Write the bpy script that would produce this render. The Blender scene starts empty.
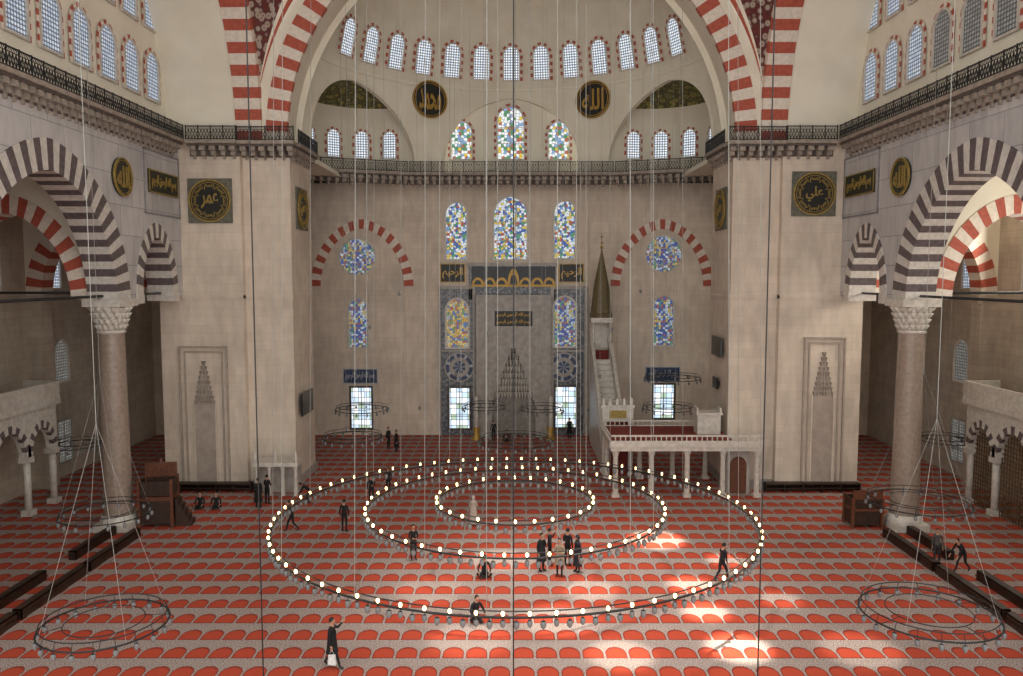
import bpy, bmesh, math, random
from mathutils import Vector, Matrix
random.seed(3)
S=bpy.context.scene
COL=S.collection
try:
    S.view_settings.view_transform='Standard'
    S.view_settings.look='None'
except Exception as e: print(e)
F=790.0; CX=511.0; CY=338.0; TH=math.atan(63/790); CAMZ=13.0
PI=math.pi
# ---------- real-plane surveying helpers ----------
def ray(x,y):
    u=(x-CX)/F; v=(CY-y)/F
    return Vector((u, math.cos(TH)+v*math.sin(TH), -math.sin(TH)+v*math.cos(TH)))
def PY(x,y,Y):
    r=ray(x,y); t=Y/r.y; return (r.x*t, CAMZ+r.z*t)
def PX(x,y,X):
    r=ray(x,y); t=X/r.x; return (r.y*t, CAMZ+r.z*t)
def PZ(x,y,Z=0.0):
    r=ray(x,y); t=(Z-CAMZ)/r.z; return (r.x*t, r.y*t)
def lin(c):
    if isinstance(c,str):
        c=c.lstrip('#'); c=[int(c[i:i+2],16)/255 for i in (0,2,4)]
    return tuple(((x/12.92) if x<=.04045 else ((x+.055)/1.055)**2.4) for x in c)+(1,)
# ---------- mesh builder ----------
class MB:
    def __init__(s): s.v=[];s.f=[];s.m=[];s.s=[]
    def add(s,vs,fs,mi=0,sm=False):
        b=len(s.v); s.v+= [tuple(p) for p in vs]
        for i,f in enumerate(fs):
            s.f.append(tuple(b+k for k in f)); s.m.append(mi if not isinstance(mi,list) else mi[i]); s.s.append(sm)
    def box(s,x0,x1,y0,y1,z0,z1,mi=0):
        s.add([(x0,y0,z0),(x1,y0,z0),(x1,y1,z0),(x0,y1,z0),(x0,y0,z1),(x1,y0,z1),(x1,y1,z1),(x0,y1,z1)],
              [(0,1,2,3),(4,5,6,7),(0,1,5,4),(1,2,6,5),(2,3,7,6),(3,0,4,7)],mi)
    def hexa(s,p,mi=0):
        s.add(p,[(0,1,2,3),(4,5,6,7),(0,1,5,4),(1,2,6,5),(2,3,7,6),(3,0,4,7)],mi)
    def cyl(s,p0,p1,r0,r1=None,n=10,mi=0,caps=True,sm=True):
        if r1 is None: r1=r0
        p0=Vector(p0);p1=Vector(p1);d=(p1-p0).normalized()
        a=d.orthogonal().normalized();b=d.cross(a)
        vs=[]
        for p,r in ((p0,r0),(p1,r1)):
            for i in range(n):
                t=2*PI*i/n; vs.append(p+(a*math.cos(t)+b*math.sin(t))*r)
        s.add(vs,[(i,(i+1)%n,n+(i+1)%n,n+i) for i in range(n)],mi,sm)
        if caps:
            s.add(vs[:n],[tuple(range(n))],mi); s.add(vs[n:],[tuple(range(n))],mi)
    def lathe(s,prof,c=(0,0,0),n=20,mi=0,sm=True,sx=1,sy=1):
        vs=[]
        for r,z in prof:
            for i in range(n):
                t=2*PI*i/n; vs.append((c[0]+r*sx*math.cos(t),c[1]+r*sy*math.sin(t),c[2]+z))
        fs=[]
        for j in range(len(prof)-1):
            for i in range(n):
                fs.append((j*n+i,j*n+(i+1)%n,(j+1)*n+(i+1)%n,(j+1)*n+i))
        s.add(vs,fs,mi,sm)
    def ball(s,c,r,nu=10,nv=7,mi=0):
        if not isinstance(r,(tuple,list)): r=(r,r,r)
        prof=[(math.sin(PI*j/nv),-math.cos(PI*j/nv)) for j in range(nv+1)]
        vs=[];fs=[]
        for a,z in prof:
            for i in range(nu):
                t=2*PI*i/nu; vs.append((c[0]+r[0]*a*math.cos(t),c[1]+r[1]*a*math.sin(t),c[2]+r[2]*z))
        for j in range(nv):
            for i in range(nu): fs.append((j*nu+i,j*nu+(i+1)%nu,(j+1)*nu+(i+1)%nu,(j+1)*nu+i))
        s.add(vs,fs,mi,True)
    def torus(s,c,R,r,n=48,k=6,mi=0):
        vs=[];fs=[]
        for i in range(n):
            t=2*PI*i/n
            for j in range(k):
                q=2*PI*j/k; rr=R+r*math.cos(q)
                vs.append((c[0]+rr*math.cos(t),c[1]+rr*math.sin(t),c[2]+r*math.sin(q)))
        for i in range(n):
            for j in range(k):
                fs.append((i*k+j,((i+1)%n)*k+j,((i+1)%n)*k+(j+1)%k,i*k+(j+1)%k))
        s.add(vs,fs,mi,True)
    def mesh(s,name,mats,merge=True):
        me=bpy.data.meshes.new(name); me.from_pydata(s.v,[],s.f)
        for m in mats: me.materials.append(m)
        me.polygons.foreach_set('material_index',s.m); me.polygons.foreach_set('use_smooth',s.s)
        bm=bmesh.new(); bm.from_mesh(me)
        if merge:
            bmesh.ops.remove_doubles(bm,verts=bm.verts,dist=1e-5)
        bmesh.ops.recalc_face_normals(bm,faces=bm.faces)
        bm.to_mesh(me); bm.free(); me.update(); return me
    def obj(s,name,mats,**k):
        if not isinstance(mats,(list,tuple)): mats=[mats]
        return mk(name,s.mesh(name,mats),**k)
def mk(name,me,parent=None,label=None,cat=None,kind=None,group=None,loc=None,rz=0):
    o=bpy.data.objects.new(name,me); COL.objects.link(o)
    if parent: o.parent=parent
    if label: o["label"]=label
    if cat: o["category"]=cat
    if kind: o["kind"]=kind
    if group: o["group"]=group
    if loc is not None: o.location=loc
    if rz: o.rotation_euler[2]=rz
    return o
def struct(mb,name,mats,cat,label=None):
    return mb.obj(name,mats,kind='structure',cat=cat,label=label or name.replace('_',' '))
TR=[0]; WN=[0]
def trimname(): TR[0]+=1; return 'trim_%d'%TR[0]
# ---------- materials ----------
def newmat(name):
    m=bpy.data.materials.new(name); m.use_nodes=True; nt=m.node_tree
    return m,nt,nt.nodes['Principled BSDF']
def L(nt,a,b): nt.links.new(a,b)
def math_(nt,op,a,b=None,c=None):
    n=nt.nodes.new('ShaderNodeMath'); n.operation=op
    for i,x in enumerate((a,b,c)):
        if x is None: continue
        if isinstance(x,(int,float)): n.inputs[i].default_value=x
        else: L(nt,x,n.inputs[i])
    return n.outputs[0]
def mix_(nt,f,a,b):
    n=nt.nodes.new('ShaderNodeMix'); n.data_type='RGBA'
    for sock,x in ((n.inputs[0],f),(n.inputs[6],a),(n.inputs[7],b)):
        if isinstance(x,(int,float)): sock.default_value=x
        elif isinstance(x,tuple): sock.default_value=x
        else: L(nt,x,sock)
    return n.outputs[2]
def coords(nt):
    n=nt.nodes.new('ShaderNodeTexCoord'); s=nt.nodes.new('ShaderNodeSeparateXYZ'); L(nt,n.outputs['Object'],s.inputs[0])
    return n.outputs['Object'],s.outputs[0],s.outputs[1],s.outputs[2]
def noise(nt,vec,scale,detail=4):
    n=nt.nodes.new('ShaderNodeTexNoise'); n.inputs['Scale'].default_value=scale; n.inputs['Detail'].default_value=detail
    L(nt,vec,n.inputs['Vector']); return n.outputs['Fac']
def ramp(nt,fac,stops,const=False):
    n=nt.nodes.new('ShaderNodeValToRGB'); L(nt,fac,n.inputs[0]); cr=n.color_ramp
    if const: cr.interpolation='CONSTANT'
    while len(cr.elements)<len(stops): cr.elements.new(.5)
    for e,(p,c) in zip(cr.elements,stops): e.position=p; e.color=c
    return n.outputs[0]
def M(name,c,rough=.7,c2=None,scale=3,metal=0,bump=0):
    m,nt,b=newmat(name); b.inputs['Roughness'].default_value=rough; b.inputs['Metallic'].default_value=metal
    c=lin(c); c2=lin(c2) if c2 else tuple(x*.8 for x in c[:3])+(1,)
    v,x,y,z=coords(nt); f=noise(nt,v,scale)
    f2=ramp(nt,f,[(.35,(0,0,0,1)),(.65,(1,1,1,1))])
    L(nt,mix_(nt,f2,c,c2),b.inputs['Base Color'])
    if bump:
        bp=nt.nodes.new('ShaderNodeBump'); bp.inputs['Strength'].default_value=bump; L(nt,f,bp.inputs['Height']); L(nt,bp.outputs[0],b.inputs['Normal'])
    return m
def E(name,c,st):
    m,nt,b=newmat(name); b.inputs['Base Color'].default_value=lin(c); b.inputs['Emission Color'].default_value=lin(c); b.inputs['Emission Strength'].default_value=st
    return m
def stone(name,c1,c2,cm,bw=1.1,bh=.42,vein=.5,mort=.012,lo=.80):
    m,nt,b=newmat(name); b.inputs['Roughness'].default_value=.65
    v,x,y,z=coords(nt); u=math_(nt,'ADD',x,y)
    cb=nt.nodes.new('ShaderNodeCombineXYZ'); L(nt,u,cb.inputs[0]); L(nt,z,cb.inputs[1])
    br=nt.nodes.new('ShaderNodeTexBrick'); L(nt,cb.outputs[0],br.inputs['Vector'])
    br.inputs['Scale'].default_value=1; br.inputs['Brick Width'].default_value=bw; br.inputs['Row Height'].default_value=bh
    br.inputs['Mortar Size'].default_value=mort; br.inputs['Mortar Smooth'].default_value=.5
    br.inputs['Color1'].default_value=lin(c1); br.inputs['Color2'].default_value=lin(c2); br.inputs['Mortar'].default_value=lin(cm)
    mp=nt.nodes.new('ShaderNodeMapping'); mp.inputs['Scale'].default_value=(1,1,.3); L(nt,v,mp.inputs[0])
    n1=noise(nt,v,.3,5); n2=noise(nt,mp.outputs[0],2.2,6)
    f=ramp(nt,math_(nt,'MULTIPLY_ADD',n2,.5,math_(nt,'MULTIPLY',n1,.5)),[(.36,(lo,lo*.98,lo*.96,1)),(.62,(1.08,1.06,1.04,1))])
    mm=nt.nodes.new('ShaderNodeMix'); mm.data_type='RGBA'; mm.blend_type='MULTIPLY'; mm.inputs[0].default_value=1
    L(nt,br.outputs['Color'],mm.inputs[6]); L(nt,f,mm.inputs[7]); L(nt,mm.outputs[2],b.inputs['Base Color'])
    return m
m_wall=stone('ashlar_wall','#d4c8b8','#cdc0b0','#c2b5a5')
m_pier=stone('ashlar_pier','#cfc3b4','#c8bcad','#bcb0a1',1.3,.5)
m_arc=stone('marble_panels','#bcbbba','#afaeaf','#8a898d',2.4,1.5,mort=.025)
m_aisle=stone('aisle_stone','#b5aa9b','#aa9f90','#958b7f')
m_plaster=M('cream_plaster','#e5e0cf',.8,'#dbd5c3',.5)
m_plaster2=M('cream_plaster_dome','#e2ddcc',.8,'#d8d2bf',.8)
m_light=M('pale_voussoir','#e0d6c8',.6,'#cfc5b7',5)
m_red=M('red_voussoir','#b05843',.7,'#9e4a39',5)
m_dark=M('slate_voussoir','#64595a',.6,'#524848',5)
m_lightg=M('pale_marble_voussoir','#cec9c0',.5,'#bab5ae',5)
m_marble=M('white_marble','#cdc7bc',.4,'#b6b0a7',4)
m_gmarble=M('grey_veined_marble','#a59f97',.4,'#8f8982',2.5)
m_granite=M('brown_granite','#97887b',.35,'#87786c',5)
m_iron=M('black_iron','#16181a',.5,'#202225')
m_wood=M('dark_wood','#3a2418',.5,'#281910',6)
m_wood2=M('carved_walnut','#6a3c26',.45,'#4f2d1c',7)
m_gold=M('gilding','#bd9848',.45,'#9c7a38',8,metal=.3)
m_goldd=M('dull_gilding','#a48c48',.5,'#846e36',8,metal=.2)
m_black=M('black_lacquer','#12130f',.5,'#1b1c16')
m_green=M('dark_green_panel','#20241a',.6,'#2c2f20',6)
m_frame=M('olive_grey_frame','#6a685a',.6,'#54534a',6)
m_mould=M('grey_moulding','#8b898c',.6,'#77757a',4)
m_cable=M('steel_cable','#a8a8a2',.4,'#8a8a86',metal=.2)
m_cable_d=M('dark_cable','#1c1c1e',.5)
m_bulb=E('lit_bulb','#ffd898',8)
m_glass=M('clear_glass_cup','#8a8c8c',.1,'#686c6d')
m_screen=M('black_screen','#0c0d0f',.2)
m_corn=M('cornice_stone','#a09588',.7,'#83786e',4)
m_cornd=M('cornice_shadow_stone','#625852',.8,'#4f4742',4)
m_recess=M('niche_recess_stone','#a99d91',.7,'#998d82',2)
# carpet
def carpet():
    m,nt,b=newmat('prayer_carpet'); b.inputs['Roughness'].default_value=.95
    v,x,y,z=coords(nt)
    fx=math_(nt,'FRACT',math_(nt,'DIVIDE',math_(nt,'ADD',x,80.0),.80)); fy=math_(nt,'FRACT',math_(nt,'DIVIDE',y,1.36))
    d=math_(nt,'ABSOLUTE',math_(nt,'SUBTRACT',fx,.5))
    t=math_(nt,'MINIMUM',math_(nt,'DIVIDE',d,.45),1.0)
    s=math_(nt,'SQRT',math_(nt,'SUBTRACT',1.0,math_(nt,'MULTIPLY',t,t)))
    top=math_(nt,'MULTIPLY_ADD',s,.33,.34)
    inside=math_(nt,'MULTIPLY',math_(nt,'MULTIPLY',math_(nt,'LESS_THAN',fy,top),math_(nt,'LESS_THAN',d,.45)),math_(nt,'GREATER_THAN',fy,.06))
    top2=math_(nt,'MULTIPLY_ADD',s,.31,.27)
    inside2=math_(nt,'MULTIPLY',math_(nt,'MULTIPLY',math_(nt,'LESS_THAN',fy,top2),math_(nt,'LESS_THAN',d,.40)),math_(nt,'GREATER_THAN',fy,.11))
    n=noise(nt,v,26,3)
    red=mix_(nt,n,lin('#9c3219'),lin('#b24326')); red2=mix_(nt,n,lin('#742415'),lin('#842e1e'))
    grey=ramp(nt,n,[(.4,lin('#635350')),(.6,lin('#b3a49b'))])
    c=mix_(nt,inside,grey,red2); c=mix_(nt,inside2,c,red)
    L(nt,c,b.inputs['Base Color'])
    return m
m_carpet=carpet()
m_redcarpet=M('red_runner','#7c2c20',.95,'#662219',9)
def glassmat(name,stops,scale,st,rnd=1.0,lead=.06,circ=False,back='#4a4a50'):
    m,nt,b=newmat(name); v,x,y,z=coords(nt)
    cb=nt.nodes.new('ShaderNodeCombineXYZ'); L(nt,x,cb.inputs[0]); L(nt,z,cb.inputs[1])
    def vor(feat):
        n=nt.nodes.new('ShaderNodeTexVoronoi'); n.voronoi_dimensions='2D'; n.feature=feat; n.inputs['Scale'].default_value=scale; n.inputs['Randomness'].default_value=rnd
        L(nt,cb.outputs[0],n.inputs['Vector']); return n
    a=vor('F1'); sp=nt.nodes.new('ShaderNodeSeparateColor'); L(nt,a.outputs['Color'],sp.inputs[0])
    col=ramp(nt,sp.outputs[0],stops,True)
    if circ: ok=math_(nt,'LESS_THAN',a.outputs['Distance'],.38)
    else:
        e=vor('DISTANCE_TO_EDGE'); ok=math_(nt,'GREATER_THAN',e.outputs['Distance'],lead)
    c=mix_(nt,ok,lin(back),col)
    b.inputs['Base Color'].default_value=(0.02,.02,.02,1)
    L(nt,c,b.inputs['Emission Color']); b.inputs['Emission Strength'].default_value=st
    return m
W=lin
g_stain=glassmat('stained_glass_multicolour',[(0,W('#3a5fae')),(.15,W('#d9e4f0')),(.28,W('#4f9468')),(.4,W('#eef1f4')),(.52,W('#dcc04e')),(.64,W('#7a9fd0')),(.76,W('#b0523f')),(.84,W('#e6edf0'))],5.4,.85,.8,.05)
g_stain2=glassmat('stained_glass_pale',[(0,W('#86a8d0')),(.16,W('#f0f3f4')),(.34,W('#4f9060')),(.46,W('#f6f8f4')),(.62,W('#e0c040')),(.76,W('#f6f9fc')),(.9,W('#b0604a'))],4.2,1.0,.7,.05)
g_blue=glassmat('stained_glass_blue',[(0,W('#3f56a0')),(.18,W('#a9bcd2')),(.34,W('#4a64a8')),(.46,W('#ccd4dc')),(.6,W('#5f9478')),(.72,W('#c8b468')),(.86,W('#9c6068'))],5.4,.68,.6,.06)
g_orange=glassmat('stained_glass_amber',[(0,W('#c9a04f')),(.3,W('#5a78ac')),(.45,W('#dcc47a')),(.65,W('#a8b4b8')),(.78,W('#6f9060')),(.88,W('#a8604a'))],5.4,.75,.8,.06)
g_hex=glassmat('round_pane_lattice',[(0,W('#dfeaf8')),(.5,W('#f0f6ff'))],5.2,1.1,0.0,circ=True,back='#626264')
g_hexb=glassmat('blueish_pane_lattice',[(0,W('#b8c8dc')),(.5,W('#d0dbe8'))],5.2,.92,0.0,circ=True,back='#58585e')
g_day=glassmat('daylight_grille',[(0,W('#f0f6fb')),(.3,W('#c4dcf0')),(.6,W('#ffffff')),(.8,W('#a8c0a8'))],2.2,1.35,0.0,.05)
g_dim=glassmat('dim_lattice',[(0,W('#a09c90')),(.5,W('#b4b0a4'))],5.2,.5,0.0,circ=True)
def tilemat(name,ca,cb_,cc,sc):
    m,nt,b=newmat(name); b.inputs['Roughness'].default_value=.35; v,x,y,z=coords(nt)
    w=nt.nodes.new('ShaderNodeTexVoronoi'); w.inputs['Scale'].default_value=sc; L(nt,v,w.inputs['Vector'])
    c=ramp(nt,w.outputs['Distance'],[(0,W(ca)),(.3,W(cb_)),(.55,W(cc)),(.8,W(ca))]); L(nt,c,b.inputs['Base Color']); return m
m_tile=tilemat('iznik_tiles','#4c535e','#86868a','#545a60',4)
m_orn2=tilemat('red_arabesque','#6a302a','#b0a496','#52282a',2.6)
def crown():
    m,nt,b=newmat('plaster_with_painted_crown'); b.inputs['Roughness'].default_value=.8; v,x,y,z=coords(nt)
    w=nt.nodes.new('ShaderNodeTexVoronoi'); w.inputs['Scale'].default_value=1.8; L(nt,v,w.inputs['Vector'])
    c=ramp(nt,w.outputs['Distance'],[(0,W('#3a4228')),(.3,W('#968c48')),(.5,W('#45442a')),(.8,W('#747446'))])
    f=math_(nt,'GREATER_THAN',z,25.6); n=noise(nt,v,.6)
    L(nt,mix_(nt,f,mix_(nt,n,W('#e0dbca'),W('#d2ccb9')),c),b.inputs['Base Color']); return m
m_crown=crown()

# ---------- architectural helpers ----------
def g_(th): return .9*math.sin(th)+.1*(1-abs(math.cos(th)))
def hprof(t):
    t=min(1,abs(t)); return .9*math.sqrt(max(0,1-t*t))+.1*(1-t)
def voussoirs(mb,c,z0,ai,bi,ao,bo,mp,t0,t1,n,th0=0,th1=PI,m0=0,m1=1):
    for i in range(n):
        a=th0+(th1-th0)*i/n; b=th0+(th1-th0)*(i+1)/n
        def p(th,A,B,t): return mp(c-A*math.cos(th),z0+B*g_(th),t)
        mb.hexa([p(a,ai,bi,t0),p(b,ai,bi,t0),p(b,ao,bo,t0),p(a,ao,bo,t0),p(a,ai,bi,t1),p(b,ai,bi,t1),p(b,ao,bo,t1),p(a,ao,bo,t1)],m0 if i%2==0 else m1)
def profwall(mb,us,zl,zt,mp,t0,t1,mi=0):
    n=len(us); zt=zt if isinstance(zt,list) else [zt]*n
    for i in range(n-1):
        a,b=us[i],us[i+1]
        P=[mp(a,zl[i],t0),mp(b,zl[i+1],t0),mp(b,zt[i+1],t0),mp(a,zt[i],t0),mp(a,zl[i],t1),mp(b,zl[i+1],t1),mp(b,zt[i+1],t1),mp(a,zt[i],t1)]
        if abs(a-b)>1e-6: mb.add(P,[(0,1,2,3),(4,5,6,7),(3,2,6,7)],mi)
        mb.add([P[0],P[1],P[5],P[4]],[(0,1,2,3)],mi)
def openings(u0,u1,ops,base,step=.4):
    pts=[]
    cur=u0
    for (c,a,z0,b) in ops:
        k=max(1,int((c-a-cur)/step))
        for i in range(k+1): pts.append((cur+(c-a-cur)*i/k,base))
        for i in range(25):
            t=-math.cos(PI*i/24); pts.append((c+a*t,z0+b*hprof(t)))
        cur=c+a
    k=max(1,int((u1-cur)/step))
    for i in range(k+1): pts.append((cur+(u1-cur)*i/k,base))
    return [p[0] for p in pts],[p[1] for p in pts]
def outline(w,h,n=10,round_=False):
    if round_:
        return [(w/2*math.cos(2*PI*i/32),h/2+h/2*math.sin(2*PI*i/32)) for i in range(32)]
    r=w/2; sp=h-r*1.08; pts=[(-r,0)]
    for i in range(n+1):
        th=PI*i/n; pts.append((-r*math.cos(th),sp+r*1.08*g_(th)))
    pts.append((r,0)); return pts
def window(loc,rz,w,h,glass,frame=.1,border=None,rect=False,rnd=False,tilt=0,depth=.12,mats=None,bw=.2,label='arched window'):
    mb=MB()
    ol=outline(w,h,round_=rnd) if not rect else [(-w/2,0),(-w/2,h),(w/2,h),(w/2,0)]
    if rnd: ol2=[(x*(1+2*frame/w),h/2+(z-h/2)*(1+2*frame/h)) for x,z in ol]
    elif rect: ol2=[(-w/2-frame,-frame),(-w/2-frame,h+frame),(w/2+frame,h+frame),(w/2+frame,-frame)]
    else: ol2=[(x,z-frame) for x,z in outline(w+2*frame,h+2*frame)]
    n=len(ol)
    mb.add([(x,-.02,z) for x,z in ol],[tuple(range(n))],0)
    for i in range(n):
        j=(i+1)%n
        a,b,c,d=ol[i],ol[j],ol2[j],ol2[i]
        mb.hexa([(a[0],-depth,a[1]),(b[0],-depth,b[1]),(c[0],-depth,c[1]),(d[0],-depth,d[1]),(a[0],.02,a[1]),(b[0],.02,b[1]),(c[0],.02,c[1]),(d[0],.02,d[1])],1)
    if rect or w>1.7 and not rnd:
        for k in ((-1,1) if w>2.4 else (0,)):
            mb.box(k*w/6-.03,k*w/6+.03,-.07,-.03,0,h-w*.25 if not rect else h,1)
        for k in (1,2): mb.box(-w/2,w/2,-.07,-.03,h*k*.3-.025,h*k*.3+.025,1)
    if rnd:
        for q in (.33,.66):
            for i in range(24):
                a=2*PI*i/24;b=2*PI*(i+1)/24; P=lambda r,t,y:(r*math.cos(t),y,h/2+r*math.sin(t)); r0=q*w/2-.03;r1=q*w/2+.03
                mb.hexa([P(r0,a,-.07),P(r0,b,-.07),P(r1,b,-.07),P(r1,a,-.07),P(r0,a,-.03),P(r0,b,-.03),P(r1,b,-.03),P(r1,a,-.03)],1)
        for i in range(12):
            a=PI*2*i/12; mb.cyl((w*.17*math.cos(a),-.05,h/2+w*.17*math.sin(a)),(w*.5*math.cos(a),-.05,h/2+w*.5*math.sin(a)),.025,n=4,mi=1)
    if border:
        if rnd: o3=[(x*(1+2*(frame+bw)/w),h/2+(z-h/2)*(1+2*(frame+bw)/h)) for x,z in ol]
        else: o3=[(x,z-frame) for x,z in outline(w+2*frame+2*bw,h+2*frame+bw,10)]
        cnt=0; segs=range(n if rnd else n-1)
        for i in segs:
            j=(i+1)%n; a,b,c,d=ol2[i],ol2[j],o3[j],o3[i]
            ln=math.hypot(b[0]-a[0],b[1]-a[1]); k=max(1,round(ln/.28))
            for q in range(k):
                f0=q/k; f1=(q+1)/k; lp=lambda p,r,f:(p[0]+(r[0]-p[0])*f,p[1]+(r[1]-p[1])*f)
                A=lp(a,b,f0);B=lp(a,b,f1);C=lp(d,c,f1);D=lp(d,c,f0)
                mb.add([(A[0],-.05,A[1]),(B[0],-.05,B[1]),(C[0],-.05,C[1]),(D[0],-.05,D[1])],[(0,1,2,3)],2 if cnt%2 else 3); cnt+=1
    WN[0]+=1
    o=mb.obj('window_%d'%WN[0],[glass]+(mats or [m_marble,m_red,m_light]),kind='structure',cat='window',label=label)
    o.location=loc; o.rotation_euler=(tilt,0,rz); return o
def text(s,size,parent,mat,name='lettering',loc=(0,0,0),ext=.02,width=None,height=None):
    cu=bpy.data.curves.new('t','FONT'); cu.body=s; cu.size=size; cu.extrude=ext; cu.align_x='CENTER'; cu.align_y='CENTER'; cu.resolution_u=3
    cu.offset=.02*size
    t=bpy.data.objects.new('t',cu); COL.objects.link(t)
    dg=bpy.context.evaluated_depsgraph_get(); me=bpy.data.meshes.new_from_object(t.evaluated_get(dg))
    bpy.data.objects.remove(t)
    if len(me.vertices)==0: return None
    xs=[v.co.x for v in me.vertices]; ys=[v.co.y for v in me.vertices]
    cx=(min(xs)+max(xs))/2; cy=(min(ys)+max(ys))/2; w=max(xs)-min(xs); h=max(ys)-min(ys)
    kx=(width/w) if width else 1; ky=(height/h) if height else kx
    if width is None and height: kx=ky
    for v in me.vertices:
        v.co=Vector(((v.co.x-cx)*kx, -v.co.z, (v.co.y-cy)*ky))
    me.materials.clear(); me.materials.append(mat); me.name=name
    o=mk(name,me,parent=parent,loc=loc); return o

YB=63.6; YP=47.2; XI=13.2; XM=16.0; XA=19.6; XAo=21.0; XO=29.0; YC=34.0; Y0=50.4; ZC=20.8
# ---------- floor ----------
mb=MB(); mb.add([(-XO,2,0),(XO,2,0),(XO,YB,0),(-XO,YB,0)],[(0,1,2,3)]); struct(mb,'floor',m_carpet,'floor','red prayer carpet with rows of arch niches')
# ---------- back wall ----------
mb=MB(); mb.box(-XO-.5,XO+.5,YB,YB+.8,0,20.6); struct(mb,'wall_back',m_wall,'wall','pale ashlar qibla wall')
mb=MB(); mb.box(-7,7,YB+.3,YB+.9,20.6,28); struct(mb,'wall_back_tympanum',m_plaster,'wall','cream plaster wall within central arch')
# ---------- side shells ----------
for s,side in ((-1,'left'),(1,'right')):
    mp=lambda u,z,t,s=s:(s*(XA+t),u,z)
    ops=[(24.1,1.9,12.0,3.1),(YC,5.3,11.8,5.7),(43.9,1.9,12.0,3.1)]
    us,zl=openings(20.8,YP,ops,11.8)
    mb=MB(); profwall(mb,us,zl,20.6,mp,0,XAo-XA)
    struct(mb,'wall_%s_arcade'%side,m_arc,'wall','grey marble panelled arcade wall')
    mb=MB()
    voussoirs(mb,YC,11.8,5.25,5.65,6.6,7.0,mp,-.06,XAo-XA+.06,43)
    struct(mb,trimname(),[m_lightg,m_dark],'arch','great arch of dark and pale voussoirs')
    for c in (43.9,24.1):
        mb=MB(); voussoirs(mb,c,12.0,1.87,3.07,2.55,3.9,mp,-.06,XAo-XA+.06,21)
        mb.box(*(sorted((s*(XA-.1),s*(XAo+.1)))),c-2.6,c-1.85,11.5,12.0); mb.box(*(sorted((s*(XA-.1),s*(XAo+.1)))),c+1.85,c+2.6,11.5,12.0)
        struct(mb,trimname(),[m_lightg,m_dark],'arch','small arch of dark and pale voussoirs')
    mb=MB()
    def fr(y0,y1,z0,z1,w=.1):
        for a in ((y0,y1,z0,z0+w),(y0,y1,z1-w,z1),(y0,y0+w,z0,z1),(y1-w,y1,z0,z1)):
            x0,x1=sorted((s*(XA-.05),s*(XA+.02))); mb.box(x0,x1,a[0],a[1],a[2],a[3])
    fr(42.6,47.1,16.3,19.8,.1); fr(20.9,25.4,16.3,19.8,.1)
    struct(mb,trimname(),m_mould,'moulding','grey stone panel moulding')
    mb=MB(); mb.box(*sorted((s*XO,s*(XO+.8))),10,YB,0,20.6); struct(mb,'wall_%s_outer'%side,m_aisle,'wall','stone outer wall of side aisle')
    mb=MB(); mb.box(*sorted((s*XAo,s*(XO+.5))),20,20.6,0,20.6); struct(mb,'wall_%s_aisle_end'%side,m_aisle,'wall','unseen stone wall added to darken side aisle')  # unseen wall added to keep world light out of the aisle
    mb=MB(); mb.box(*sorted((s*XAo,s*(XO+.5))),20,YB,20.3,20.6); mb.box(*sorted((s*12.8,s*XAo)),52.5,YB,20.3,20.6); struct(mb,'ceiling_%s_aisle'%side,m_plaster,'ceiling','plaster vault over side aisle')
    for yy in (27.9,40.0,YP+.6):
        mq=lambda u,z,t,s=s,yy=yy:(s*u,yy-.55+t,z)
        us,zl=openings(XAo,XO,[(25.0,3.1,11.8,4.3)],11.8)
        mb=MB(); profwall(mb,us,zl,20.4,mq,0,1.1); struct(mb,'wall_%s_aisle'%side,m_plaster,'wall','plaster wall above aisle arch')
        mb=MB(); voussoirs(mb,25.0,11.8,3.05,4.25,4.0,5.2,mq,-.05,1.15,27); struct(mb,trimname(),[m_light,m_red],'arch','aisle arch of red and white voussoirs')
        mb=MB(); mb.box(*sorted((s*28.1,s*XO)),yy-.5,yy+.5,0,11.8); mb.box(*sorted((s*27.9,s*XO)),yy-.6,yy+.6,11.3,11.8); struct(mb,trimname(),m_aisle,'pilaster','stone pilaster of aisle')
    mb=MB(); mb.box(*sorted((s*20.2,s*20.7)),20.6,YP+.2,20.6,35); struct(mb,'wall_%s_tympanum'%side,m_plaster,'wall','cream plaster tympanum with windows')
    mb=MB()
    N=48
    for i in range(N):
        a=PI*i/N;b=PI*(i+1)/N
        P=lambda th,X:(s*X,YC+13.2*math.cos(th),ZC+13.2*math.sin(th))
        mb.add([P(a,16.1),P(b,16.1),P(b,20.3),P(a,20.3)],[(0,1,2,3)],0,True)
    struct(mb,'ceiling_%s_barrel'%side,m_plaster,'ceiling','plaster soffit of great side arch')
    mb=MB()
    n=67
    for i in range(n):
        a=PI*i/n;b=PI*(i+1)/n
        P=lambda th,R,X:(s*X,YC+R*math.cos(th),ZC+R*math.sin(th))
        mb.hexa([P(a,13.1,14.65),P(b,13.1,14.65),P(b,14.3,14.65),P(a,14.3,14.65),P(a,13.1,16.15),P(b,13.1,16.15),P(b,14.3,16.15),P(a,14.3,16.15)],i%2)
    struct(mb,trimname(),[m_red,m_light],'arch','great dome arch of red and white voussoirs')
    # pier
    mb=MB(); mb.box(*sorted((s*XM,s*XAo)),YP,52.4,0,20.6); mb.box(*sorted((s*XI,s*XM)),YP+.5,52.4,0,20.6)
    mb.box(*sorted((s*14.9,s*20.4)),YP+.01,52.4,20.6,34)
    struct(mb,'wall_%s_pier'%side,m_pier,'pier','massive ashlar pier carrying the dome')
    mb=MB()
    mb.box(*sorted((s*XM,s*(XAo+.12))),YP-.12,52.4,0,.5); mb.box(*sorted((s*(XI-.12),s*XM)),YP+.38,52.5,0,.5)
    struct(mb,trimname(),m_gmarble,'plinth','stone plinth of pier')
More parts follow.
